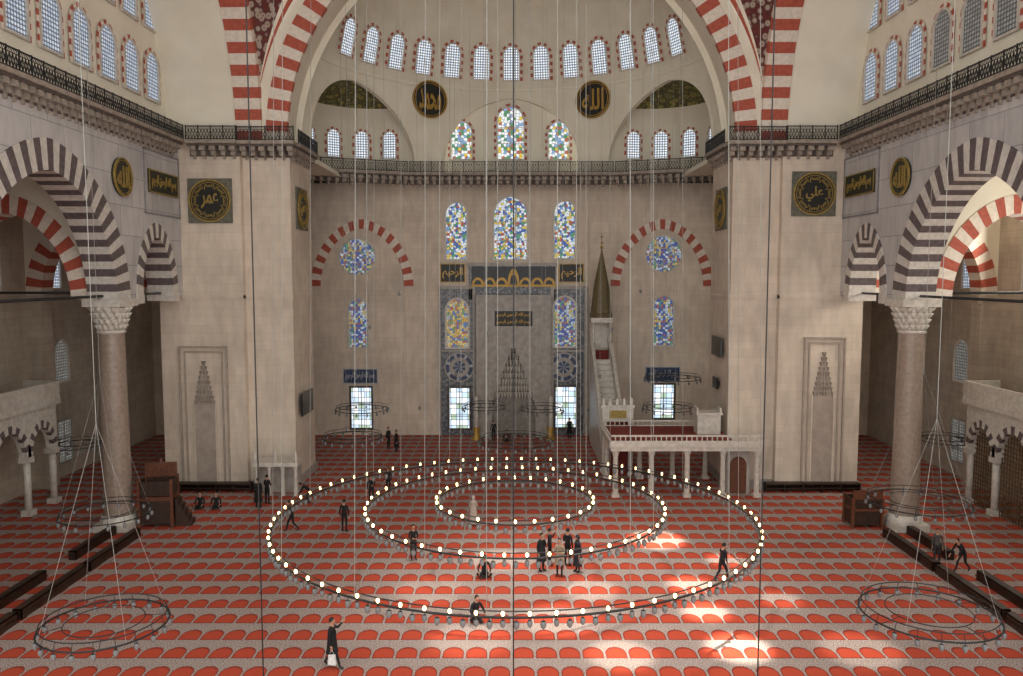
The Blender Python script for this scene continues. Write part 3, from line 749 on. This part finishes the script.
for sx in (-1,1): mb.box(sx*.68-.05,sx*.68+.05,yr-1.4,yr-.1,6.7,7.7)
mb.obj('canopy',m_marble,parent=e)
mb=MB(); mb.lathe([(.85,9.75),(.9,10.0),(.8,10.1),(.74,10.9),(.62,12.0),(.05,14.9)],c=(0,yr-.75,0),n=12,sm=False); mb.obj('spire',M('lead_gilt_spire','#5a5038',.5,'#6e6040',6),parent=e)
mb=MB(); mb.cyl((0,yr-.75,14.9),(0,yr-.75,16.2),.03,n=6); mb.ball((0,yr-.75,15.1),.14); mb.ball((0,yr-.75,15.45),.1); mb.torus((0,yr-.75,15.9),.12,.03,12,4); mb.obj('finial',m_gold,parent=e)
mb=MB(); mb.box(-.5,.5,yr-1.62,yr-1.56,4.6,7.3); mb.obj('curtain',M('crimson_cloth','#6a2420',.9),parent=e)
# ---------- muezzin platform ----------
e=mk('muezzin_platform',None,label='white marble tribune on slender columns with red carpet on top',cat='tribune',loc=(0,0,0))
x0,x1=5.7,14.7; yr2=50.2
mb=MB()
mb.box(x0,x1,45.3,47.0,3.0,3.3); mb.box(x0,XI-.15,47.0,yr2,3.0,3.3); mb.box(x0+.1,x1-.1,45.4,46.9,2.75,3.0)
mb.obj('slab',m_marble,parent=e)
mb=MB(); mb.box(x0+.2,XI-.2,45.5,yr2-.1,3.3,3.34); mb.obj('carpet',m_redcarpet,parent=e)
mb=MB()
for a in ((x0,x1,45.3,45.4),(x0,x0+.1,45.3,yr2),(x0,XI-.15,yr2-.1,yr2)):
    mb.box(a[0],a[1],a[2],a[3],3.3,3.38); mb.box(a[0],a[1],a[2],a[3],3.62,3.72)
for i in range(31):
    xx=x0+.05+(x1-x0-.1)*i/30; mb.box(xx-.03,xx+.03,45.32,45.38,3.3,3.65)
    if xx<XI-.2: mb.box(xx-.03,xx+.03,yr2-.08,yr2-.02,3.3,3.65)
for i in range(18):
    yy=45.35+(yr2-45.4)*i/17; mb.box(x0+.02,x0+.08,yy-.03,yy+.03,3.3,3.65)
mb.obj('parapet',m_marble,parent=e)
for yy in (45.6,49.8):
    for xx in (6.1,8.2,10.3,12.4)+((14.4,) if yy<46 else ()):
        mb=MB(); mb.box(xx-.22,xx+.22,yy-.22,yy+.22,0,.2); mb.lathe([(.17,.2),(.15,2.4),(.24,2.75)],c=(xx,yy,0),n=10); mb.obj('support_column',m_marble,parent=e)
mb=MB(); mb.box(12.8,14.2,46.3,46.9,0,2.7); mb.obj('back_panel',m_gmarble,parent=e)
mb=MB(); mb.add([(13.0,46.28,0)]+[(13.5-.5*math.cos(PI*i/8),46.28,1.7+.55*math.sin(PI*i/8)) for i in range(9)]+[(14.0,46.28,0)],[tuple(range(11))]); mb.obj('door',m_wood2,parent=e)
e=mk('sermon_stand',None,label='small marble sermon stand resting on the tribune',cat='stand',loc=(12.0,47.9,3.34))
mb=MB(); mb.box(-.7,.7,-.5,.5,0,1.2); mb.box(-.8,.8,-.6,.6,1.2,1.32); mb.obj('body',m_marble,parent=e)
for s in (-1,1):
    mb=MB(); mb.box(s*.7-.05,s*.7+.05,-.5,.5,1.32,1.6); mb.obj('side_rail',m_marble,parent=e)
# ---------- left marble tribune ----------
e=mk('marble_tribune',None,label='small marble tribune with pointed posts against the pier',cat='tribune',loc=(-13.9,46.4,0))
mb=MB(); mb.box(-1.3,1.3,-.7,.7,1.75,2.0); mb.obj('slab',m_marble,parent=e)
for xx in (-1.15,-.4,.4,1.15):
    mb=MB(); mb.lathe([(.13,0),(.1,1.5),(.17,1.75)],c=(xx,-.55,0),n=8); mb.obj('support_column',m_marble,parent=e)
mb=MB(); mb.box(-1.2,1.2,.1,.6,0,1.75); mb.obj('back_panel',m_gmarble,parent=e)
for xx in (-1.2,0,1.2):
    mb=MB(); mb.lathe([(.08,2),(.08,2.5),(0,2.8)],c=(xx,-.6,0),n=6); mb.obj('post',m_marble,parent=e)
# ---------- wooden pulpits ----------
def pulpit(x,y,w,h,rz,label,steps=True):
    e=mk('wooden_pulpit',None,label=label,cat='pulpit',loc=(x,y,0),rz=rz)
    mb=MB(); d=w*.7
    for sx in (-1,1):
        for sy in (-1,1): mb.box(sx*w/2-.07,sx*w/2+.07,sy*d/2-.07,sy*d/2+.07,0,h*.75)
    mb.box(-w/2,w/2,-d/2,d/2,h*.42,h*.48); mb.obj('frame',m_wood2,parent=e)
    mb=MB()
    for k in range(2):
        z0=(0.08,.5)[k]*h; z1=(.42,.72)[k]*h
        for sy in (-1,1):
            mb.box(-w/2+.1,w/2-.1,sy*d/2-.02,sy*d/2+.02,z0,z1)
            for j in range(4):
                xx=-w/2+.2+(w-.4)*(j+.5)/4; mb.box(xx-.07*w,xx+.07*w,sy*d/2-.04,sy*d/2+.04,z0+.12,z1-.12)
        mb.box(-w/2-.02,-w/2+.02,-d/2+.1,d/2-.1,z0,z1); mb.box(w/2-.02,w/2+.02,-d/2+.1,d/2-.1,z0,z1)
    mb.obj('carved_panels',m_wood,parent=e)
    mb=MB(); mb.box(-w/2,w/2,d/2-.05,d/2+.05,h*.72,h*.94); mb.lathe([(.1,h*.94),(.05,h)],c=(0,d/2,0),n=8); mb.obj('backrest',m_wood2,parent=e)
    if steps:
        mb=MB()
        for k in range(5): mb.box(w/2+.1+.16*(4-k),w/2+.1+.16*(5-k),-d*.3,d*.3,0,h*.42*(k+1)/5)
        mb.obj('steps',m_wood,parent=e)
pulpit(-18.35,40.3,1.6,3.4,PI*.04,'carved brown wooden pulpit with steps beside column')
pulpit(18.3,40.3,1.5,2.1,PI,'low dark wooden pulpit beside column',False)
def rack(x0,x1,y0,y1,h,label):
    mb=MB(); 
    mb.box(x0,x1,y0,y1,h-.05,h); mb.box(x0,x1,y0,y1,h*.45,h*.45+.04); 
    if x1-x0>y1-y0:
        k=int((x1-x0)/1.2)+1
        for i in range(k+1):
            xx=x0+(x1-x0-.05)*i/k; mb.box(xx,xx+.05,y0,y1,0,h)
        mb.box(x0,x1,y1-.03,y1,0,h)
    else:
        k=int((y1-y0)/1.2)+1
        for i in range(k+1):
            yy=y0+(y1-y0-.05)*i/k; mb.box(x0,x1,yy,yy+.05,0,h)
        xm=x1 if x1<0 else x0+.03; mb.box(xm-.03,xm,y0,y1,0,h)
    mb.obj('shoe_rack',m_wood,label=label,cat='shoe rack',group='shoe racks')
rack(15.2,20.9,46.4,46.95,.55,'low dark wooden shoe rack along pier base')
rack(-20.9,-15.6,46.4,46.95,.55,'low dark wooden shoe rack along pier base')
for s in (-1,1):
    a,b=sorted((s*18.5,s*18.85))
    for k in range(3): rack(a,b,24+k*4.9,24+k*4.9+4.7,.42,'long low dark wooden shoe rack beside aisle')
    a,b=sorted((s*19.9,s*20.25))
    rack(a,b,29.2,32.9,.42,'long low dark wooden shoe rack beside aisle'); rack(a,b,35.2,38.9,.42,'long low dark wooden shoe rack beside aisle')
def wallbox(x,y,z,rz,w,h,label,name='display_board'):
    e=mk(name,None,label=label,cat='board',loc=(x,y,z),rz=rz)
    mb=MB(); mb.box(-w/2,w/2,-.3,-.18,-h/2,h/2); mb.obj('housing',m_screen,parent=e)
    mb=MB(); mb.box(-.06,.06,-.18,0,-.1,.1); mb.obj('bracket',m_iron,parent=e)
wallbox(XI-.02,49.6,PX(717,345,XI)[1],-PI/2,2.2,1.2,'black display board fixed on pier side')
wallbox(XI-.02,49.8,PX(716,381,XI)[1],-PI/2,1.0,.7,'small black display board on pier side')
wallbox(-XI+.02,49.6,PX(306,400,-XI)[1],PI/2,2.6,1.4,'black display board fixed on pier side')
# ---------- chandeliers ----------
def lampmesh(lit,k=1):
    mb=MB()
    mb.cyl((0,0,0),(0,0,-.12*k),.012,n=4,mi=0)
    if lit:
        mb.ball((0,0,.09),(.06,.06,.08),8,6,1); mb.lathe([(.03,-.06),(.04,.02)],n=6,mi=0)
        mb.lathe([(.01,-.36),(.075,-.3),(.085,-.2),(.065,-.12)],n=8,mi=2)
    else:
        mb.lathe([(.01,-.38*k),(.08*k,-.3*k),(.1*k,-.2*k),(.075*k,-.11*k)],n=8,mi=2)
    return mb.mesh('lamp',[m_iron,m_bulb,m_glass])
LM=lampmesh(True); UM=lampmesh(False); SM_=lampmesh(False,.8)
cm=MB(); cm.cyl((0,0,0),(0,0,1),1,n=5,caps=False); CM=cm.mesh('cable',[m_cable]); 
cm=MB(); cm.cyl((0,0,0),(0,0,1),1,n=5,caps=False); CMD=cm.mesh('dark_cable',[m_cable_d])
def cable(parent,p0,p1,r,me=None,name='suspension_cable'):
    p0=Vector(p0);p1=Vector(p1);d=p1-p0
    o=mk(name,me or CM,parent=parent,loc=p0); o.rotation_mode='QUATERNION'; o.rotation_quaternion=d.to_track_quat('Z','Y'); o.scale=(r,r,d.length); return o
def bigring(R,z,n,nun,nc,label,cy=34.1,cx=.15,top=44,off=0):
    e=mk('ring_chandelier',None,label=label,cat='chandelier',loc=(cx,cy,z))
    mb=MB(); mb.torus((0,0,0),R,.04,120,6); mb.torus((0,0,.18),R-.05,.022,120,5)
    for i in range(n):
        a=2*PI*(i+off)/n; mb.cyl((R*math.cos(a),R*math.sin(a),0),((R-.05)*math.cos(a),(R-.05)*math.sin(a),.18),.015,n=4)
    mb.obj('ring',m_iron,parent=e)
    for i in range(n):
        a=2*PI*(i+off)/n; mk('lit_lamp',LM,parent=e,loc=((R+.05)*math.cos(a),(R+.05)*math.sin(a),.05))
    for i in range(nun):
        a=2*PI*(i+off+.5)/nun; mk('glass_lamp',UM,parent=e,loc=((R+.05)*math.cos(a),(R+.05)*math.sin(a),0))
    for i in range(nc):
        a=2*PI*(i+.3)/nc; cable(e,(R*math.cos(a),R*math.sin(a),0),(R*.9*math.cos(a),R*.9*math.sin(a),top-z),.012)
    return e
bigring(10.35,2.4,78,78,14,'huge black iron ring chandelier with many lit bulbs')
bigring(6.45,2.85,50,50,8,'middle iron ring chandelier with lit bulbs')
bigring(3.4,3.1,28,28,6,'inner iron ring chandelier with lit bulbs')
def small(x,y,z,R,n=18,rise=6.0,label='unlit iron ring chandelier with hanging glass lamps',nc=4):
    e=mk('small_chandelier',None,label=label,cat='chandelier',loc=(x,y,z),group='small ring chandeliers')
    mb=MB(); mb.torus((0,0,0),R,.03,48,5); mb.torus((0,0,.22),R*.96,.02,48,4); mb.torus((0,0,.1),R*.62,.018,32,4)
    for i in range(4):
        a=PI*i/2+.4; mb.cyl((R*.62*math.cos(a),R*.62*math.sin(a),.1),(R*math.cos(a),R*math.sin(a),0),.012,n=4)
    for i in range(n):
        a=2*PI*i/n; mb.cyl((R*math.cos(a),R*math.sin(a),0),(R*.96*math.cos(a),R*.96*math.sin(a),.22),.01,n=4)
    mb.obj('ring',m_iron,parent=e)
    for i in range(n):
        a=2*PI*i/n; mk('glass_lamp',SM_,parent=e,loc=(R*math.cos(a),R*math.sin(a),0))
    for i in range(nc):
        a=2*PI*(i+.5)/nc; cable(e,(R*math.cos(a),R*math.sin(a),0),(0,0,rise),.006)
    cable(e,(0,0,rise),(0,0,(20.2 if abs(x)>21 else (22 if abs(x)>16 else 40 if y<47 else 33))-z),.01)
    return e
def sm(px,py,wpx,z=2.7,**k):
    X,Y=PZ(px,py,z); small(X,Y,z,wpx/2/790*Y,**k)
sm(104,624,124,n=20); sm(928,613,133,n=20); sm(105,513,86); sm(918,502,98)
sm(75,445,50,n=14); sm(945,440,50,n=14)
sm(361,409,52,z=3.3,n=16); sm(668,408,52,z=3.3,n=16); sm(672,378,56,z=5.0,n=16); sm(352,437,60,n=18); sm(484,407,44,z=3.4,n=14); sm(541,409,44,z=3.4,n=14)
X,Y=PZ(515,441,2.7); small(X,Y,2.7,2.3,n=24,rise=5.2,label='iron chandelier hung from a tall cone of wires',nc=14)
for px in (257,513,763):
    e=mk('hanging_cable',None,label='long dark steel cable hanging from the dome',cat='cable',group='hanging cables')
    X,_=PY(px,450,21.5); e.location=(X,21.5,0.0)
    cable(e,(0,0,1.2),(0,0,37 if px!=513 else 40),.02,CMD,'wire'); mb=MB(); mb.ball((0,0,1.15),.08); mb.obj('weight',m_iron,parent=e)
for i,px in enumerate((344,352,369,386,399,418,455,470,545,562,588,600,612,628,640,655,676)):
    yy=51+ (i*7)%9; X,_=PY(px,300,yy)
    e=mk('hanging_wire',None,label='thin pale wire hanging from the half dome',cat='cable',group='thin hanging wires',loc=(X,yy,0))
    zz=(3.2,6,9.5,4,12)[i%5]
    cable(e,(0,0,zz),(0,0,30.5 if yy<56 else 28),.009,CM,'wire')
    mk('glass_lamp',UM,parent=e,loc=(0,0,zz))

# ---------- people ----------
SK=M('skin','#b98c72',.6,'#a87a62'); SHO=M('black_shoes','#141313',.5); HAIR=M('dark_hair','#17120f',.8,'#241b15'); HG=M('grey_hair','#8a8580',.8)
CLO={}
def cloth(c):
    if c not in CLO: CLO[c]=M('cloth_'+c[1:],c,.9,None,12)
    return CLO[c]
EYE=M('eye','#0c0a0a',.3); LIP=M('lips','#8a4a40',.6)
def person(px,py,face,pose='stand',h=1.72,top='#1b1c20',bot='#15161a',arms=('down','down'),label='person',hair=HAIR,scarf=None,coat=None,lean=0,pos=None,bag=None):
    X,Y=pos if pos else PZ(px,py,0)
    k=h/1.72
    V=Vector
    hx=.09
    Pz=.93;py_=0
    if pose=='sit': Pz=.14
    if pose=='kneel': Pz=.30; py_=.12
    if pose=='crouch': Pz=.8
    P=V((0,py_,Pz)); l=math.radians(lean); U=V((0,-math.sin(l),math.cos(l)))
    verts=[];rad=[];edges=[];segs=[]
    def v(p,r): verts.append(V(p)); rad.append(r if isinstance(r,tuple) else (r,r)); return len(verts)-1
    def ed(a,b,mi): edges.append((a,b)); segs.append((a,b,mi))
    pel=v(P,(.14,.11)); wai=v(P+U*.15,(.13,.10)); che=v(P+U*.34,(.155,.115)); upp=v(P+U*.45,(.12,.085)); nec=v(P+U*.55,.052); hb=v(P+U*.61,.05)
    ed(pel,wai,0);ed(wai,che,0);ed(che,upp,0);ed(upp,nec,2);ed(nec,hb,2)
    fing=[]
    for s,arm in ((-1,arms[0]),(1,arms[1])):
        sh=P+U*.45+V((s*.165,0,0))
        if arm=='down': el=sh+V((s*.06,.03,-.28)); wr=el+V((s*.0,-.07,-.24))
        elif arm=='front': el=sh+V((s*.05,-.04,-.27)); wr=el+V((-s*.12,-.2,.02))
        elif arm=='out': el=sh+V((s*.1,-.2,-.12)); wr=el+V((s*.05,-.24,.06))
        elif arm=='side': el=sh+V((s*.22,-.05,-.15)); wr=el+V((s*.22,-.06,.08))
        elif arm=='up': el=sh+V((s*.06,-.2,-.14)); wr=el+V((-s*.08,-.1,.24))
        elif arm=='knee': el=sh+V((s*.1,-.08,-.24)); wr=el+V((-s*.04,-.2,-.08))
        elif arm=='swing': el=sh+V((s*.05,.12,-.25)); wr=el+V((0,.02,-.24))
        elif arm=='reach': el=sh+V((s*.04,-.14,-.24)); wr=el+V((0,-.14,-.2))
        d=(wr-el).normalized(); pa=wr+d*.075
        a=v(sh,(.062,.062)); b=v(el,.043); c=v(wr,.029); p=v(pa,(.036,.022))
        ed(upp,a,0);ed(a,b,0);ed(b,c,0);ed(c,p,2)
        side=d.cross(V((1,0,0)) if abs(d.x)<.8 else V((0,0,1))).normalized(); nn=d.cross(side).normalized()
        for j in range(4):
            o=(j-1.5)*.02; ln=(.07,.082,.078,.06)[j]
            r0=pa+side*o; r1=r0+d*(.035+ln*.5); r2=r1+d*ln*.45+nn*(-s)*.03
            f0=v(r0,.011);f1=v(r1,.0095);f2=v(r2,.008); ed(f0,f1,2);ed(f1,f2,2); fing.append(f0)
        r0=wr+d*.03+side*.02; r1=r0+side*.035+d*.03; r2=r1+d*.03+side*.005
        f0=v(r0,.012);f1=v(r1,.011);f2=v(r2,.009); ed(f0,f1,2);ed(f1,f2,2); fing.append(f0)
        if bag and s==-1: hand=pa+d*.05
    for s in (-1,1):
        hp=P+V((s*hx,0,-.05))
        if pose=='stand': kn=V((s*.1,-.015,.5)); an=V((s*.1,.02,.09)); to=V((s*.12,-.14,.045))
        elif pose=='walk':
            if s<0: kn=V((s*.1,-.2,.53)); an=V((s*.1,-.3,.11)); to=V((s*.11,-.45,.07))
            else: kn=V((s*.1,.02,.49)); an=V((s*.1,.32,.16)); to=V((s*.11,.2,.05))
        elif pose=='sit': kn=V((s*.32,-.3,.2)); an=V((-s*.08,-.34-.06*s,.08)); to=V((-s*.2,-.38-.06*s,.06))
        elif pose=='kneel': kn=V((s*.13,-.24,.1)); an=V((s*.1,.2,.08)); to=V((s*.1,.34,.05))
        elif pose=='crouch': kn=V((s*.13,-.2,.46)); an=V((s*.12,-.02,.09)); to=V((s*.13,-.18,.045))
        a=v(hp,.09); b=v(kn,.06); c=v(an,.04); t=v(to,(.045,.035))
        ed(pel,a,1);ed(a,b,1);ed(b,c,1);ed(c,t,3)
    me=bpy.data.meshes.new('sk'); me.from_pydata([tuple(q) for q in verts],edges,[])
    o=bpy.data.objects.new('sk',me); COL.objects.link(o)
    m=o.modifiers.new('s','SKIN'); m.use_smooth_shade=True; o.modifiers.new('u','SUBSURF').levels=1
    for i,sv in enumerate(me.skin_vertices[0].data): sv.radius=rad[i]; sv.use_root=(i==0 or i in fing)
    dg=bpy.context.evaluated_depsgraph_get(); me2=bpy.data.meshes.new_from_object(o.evaluated_get(dg)); bpy.data.objects.remove(o)
    mb=MB()
    vs=[tuple(q.co) for q in me2.vertices]; fs=[tuple(p.vertices) for p in me2.polygons]; mis=[]
    for p in me2.polygons:
        c=p.center; best=9;mi=0
        for a,b,q in segs:
            A=verts[a];B=verts[b];d=B-A;t=max(0,min(1,(c-A).dot(d)/max(1e-9,d.length_squared))); dist=(c-(A+d*t)).length-.5*(rad[a][0]*(1-t)+rad[b][0]*t)
            if dist<best: best=dist;mi=q
        mis.append(mi)
    mb.add(vs,fs,mis,True)
    hc=P+U*.685+V((0,-.015,0))
    mb.ball(hc,(.076,.094,.115),14,10,2)
    mb.ball(hc+V((0,-.095,-.012)),(.013,.02,.024),6,5,2)
    for s in (-1,1):
        mb.ball(hc+V((s*.077,.005,-.005)),(.012,.02,.03),6,5,2)
        mb.ball(hc+V((s*.03,-.083,.008)),(.012,.009,.008),6,4,4)
    mb.ball(hc+V((0,-.085,-.055)),(.024,.01,.006),6,4,5)
    r=math.radians(face)
    e=mb.obj('person',[cloth(top),cloth(bot),SK,SHO,EYE,LIP],label=label,cat='person',loc=(X,Y,0),rz=r)
    e.scale=(k,k,k)
    zmin=min(q[2] for q in mb.v); e.location.z=-zmin*k+.003
    hm=MB()
    N=14;Mv=8; sc=1.1 if not scarf else 1.2
    vs=[];fs=[]
    for j in range(Mv+1):
        for i in range(N):
            t=2*PI*i/N; 
            front=max(0,-math.sin(t))
            low=(1.75 if not scarf else 2.2)-front*(.95 if not scarf else .9)
            q=low*j/Mv
            vs.append(hc+V((.079*sc*math.sin(q)*math.cos(t),.098*sc*math.sin(q)*math.sin(t)+.006,.118*sc*math.cos(q)+.004)))
    for j in range(Mv):
        for i in range(N): fs.append((j*N+i,j*N+(i+1)%N,(j+1)*N+(i+1)%N,(j+1)*N+i))
    hm.add(vs,fs,0,True)
    if scarf: hm.lathe([(.07,.0),(.1,-.08),(.17,-.17)],c=tuple(hc+V((0,.0,-.06))),n=12,sy=.75)
    hm.obj('headscarf' if scarf else 'hair',cloth(scarf) if scarf else hair,parent=e)
    if coat:
        cmb=MB(); prof=[(.17,Pz+.32),(.165,Pz+.15),(.19,Pz),(.215,Pz-.25),(.25,Pz-.25-coat)]
        cmb.lathe(prof,c=(0,0,0),n=16,sy=.8); cmb.obj('coat',cloth(top),parent=e)
    if bag:
        bm_=MB(); hx_,hy_,hz_=hand
        bm_.hexa([(hx_-.05,hy_-.15,hz_-.5),(hx_+.05,hy_-.15,hz_-.5),(hx_+.05,hy_+.13,hz_-.5),(hx_-.05,hy_+.13,hz_-.5),(hx_-.03,hy_-.12,hz_-.16),(hx_+.03,hy_-.12,hz_-.16),(hx_+.03,hy_+.1,hz_-.16),(hx_-.03,hy_+.1,hz_-.16)])
        bm_.cyl((hx_,hy_-.1,hz_-.16),(hx_,hy_,hz_),.006,n=4); bm_.cyl((hx_,hy_+.08,hz_-.16),(hx_,hy_,hz_),.006,n=4)
        b=bm_.obj('carrier_bag',cloth(bag),label='white plastic bag held in hand',cat='bag',loc=e.location,rz=r)
        b.scale=(k,k,k)
    return e
person(332,667,80,'walk',1.72,'#101114','#1a1a1d',('down','side'),'person in a black coat striding with one arm held out',coat=.12,bag='#d8d8d6')
person(476,623,30,'kneel',1.75,'#131417','#131417',('knee','knee'),'person in dark clothes kneeling on the carpet',lean=12)
person(484,576,0,'sit',1.75,'#18191c','#141416',('knee','knee'),'person in dark jacket sitting cross-legged')
person(413,560,20,'stand',1.66,'#191a1e','#15161a',('front','front'),'person in dark suit standing with hands together')
person(344,532,170,'stand',1.7,'#131417','#17181b',('down','down'),'person in dark clothes standing')
person(292,531,-60,'walk',1.65,'#1f2024','#15161a',('swing','out'),'person in dark jacket walking',lean=14)
person(371,503,10,'stand',1.65,'#141518','#141518',('down','front'),'person in dark coat standing')
person(388,493,-20,'stand',1.6,'#1c1a1c','#141518',('down','down'),'person in dark clothes standing')
person(473,526,180,'stand',1.6,'#b0a497','#a4988c',('front','front'),'person in pale long robe standing',scarf='#b5aaa0',coat=.5)
person(541,571,40,'stand',1.72,'#1a1a1e','#121316',('down','front'),'person in black coat standing in a group',coat=.2)
person(559,576,-10,'stand',1.68,'#a08f78','#1b1b1e',('front','front'),'person in beige jacket standing in a group',coat=.1)
person(567,566,150,'stand',1.74,'#121316','#121316',('down','front'),'person in black jacket standing in a group')
person(577,572,-60,'stand',1.66,'#222328','#1a1a1e',('down','down'),'person in dark coat and headscarf standing in a group',scarf='#2a2a30',coat=.35)
person(549,565,100,'stand',1.7,'#17181c','#17181c',('down','up'),'person in dark jacket standing in a group')
person(721,581,120,'walk',1.68,'#15161a','#1b1b1f',('down','out'),'person in dark coat stepping forward',lean=8)
person(962,571,-70,'walk',1.65,'#141416','#141416',('reach','reach'),'person in black clothes bending forward',lean=35)
person(936,563,-20,'stand',1.6,'#4a4644','#2a2828',('down','down'),'person in grey clothes standing by the shoe racks')
person(569,439,0,'stand',1.72,'#101114','#101114',('down','down'),'person in black clothes standing',coat=.2)
person(388,449,60,'stand',1.7,'#131316','#131316',('down','front'),'person in dark clothes standing')
person(396,452,-60,'stand',1.66,'#17171a','#131316',('down','down'),'person in dark clothes standing',coat=.3)
person(258,508,180,'stand',1.72,'#101012','#101012',('down','down'),'person in black clothes facing the pier',coat=.3)
person(267,504,160,'stand',1.7,'#141416','#101012',('front','front'),'person in black clothes facing the pier')
person(310,503,-90,'crouch',1.65,'#131316','#131316',('reach','reach'),'person in black clothes bending to the floor',lean=60)
person(200,508,0,'sit',1.7,'#151518','#151518',('knee','knee'),'person sitting on the carpet against the pier')
person(216,508,10,'sit',1.7,'#1b1a1c','#151518',('knee','knee'),'person sitting on the carpet against the pier')
person(493,441,180,'stand',1.65,'#1c1c20','#17171a',('down','down'),'person in dark clothes near the mihrab')
person(506,441,0,'sit',1.65,'#2a2628','#17171a',('knee','knee'),'person sitting near the mihrab')

# ---------- light ----------
w=bpy.data.worlds.new('World'); S.world=w; w.use_nodes=True; bg=w.node_tree.nodes['Background']
bg.inputs[0].default_value=(1.0,.97,.925,1); bg.inputs[1].default_value=2.1
def spot(name,loc,tgt,en,size,blend=.5,col=(1,.91,.78),r=.3):
    l=bpy.data.lights.new(name,'SPOT'); l.energy=en; l.spot_size=math.radians(size); l.spot_blend=blend; l.color=col; l.shadow_soft_size=r
    o=bpy.data.objects.new(name,l); COL.objects.link(o); o.location=loc; o.rotation_euler=(Vector(tgt)-Vector(loc)).to_track_quat('-Z','Y').to_euler()
K=8
for i,(px,py,en,sz) in enumerate(((738,648,26000,4),(705,612,20000,3.2),(690,585,17000,3.4),(655,540,22000,5),(560,620,8000,5),(745,522,14000,3.6),(700,512,12000,3.2),(590,500,12000,4),(860,650,6000,5),(470,640,6000,5),(725,560,12000,3),(620,655,12000,4),(500,560,6000,5),(540,520,8000,4),(430,590,3500,5),(640,480,9000,3.5),(590,590,8000,4),(780,600,7000,3))):
    X,Y=PZ(px,py,0); spot('sunbeam',(min(11,X+9),max(26,Y+2),35.0+i*.05),(X,Y,0),en*K,sz)
spot('dome_fill',(0,34,39),(2.5,32,0),60000,34,1.0,(1,.95,.88),2.5)  # soft spot added to brighten the centre floor, standing in for dome window light
l=bpy.data.lights.new('aisle_fill','AREA'); l.energy=900; l.size=3; l.color=(1,.93,.82); o=bpy.data.objects.new('aisle_fill',l); COL.objects.link(o); o.location=(28.3,43.5,15); o.rotation_euler=(0,PI/2,0)  # area lamp added to brighten the right aisle in place of window light
l=bpy.data.lights.new('aisle_fill','AREA'); l.energy=700; l.size=3; l.color=(1,.93,.82); o=bpy.data.objects.new('aisle_fill.001',l); COL.objects.link(o); o.location=(28.3,34,15); o.rotation_euler=(0,PI/2,0)  # second added fill lamp for the right aisle
# camera
cam=bpy.data.cameras.new('Camera'); co=bpy.data.objects.new('Camera',cam); COL.objects.link(co)
cam.sensor_width=36; cam.lens=36*F/1023; cam.clip_end=300
co.location=(0,0,CAMZ); co.rotation_euler=(PI/2-TH,0,0)
S.camera=co
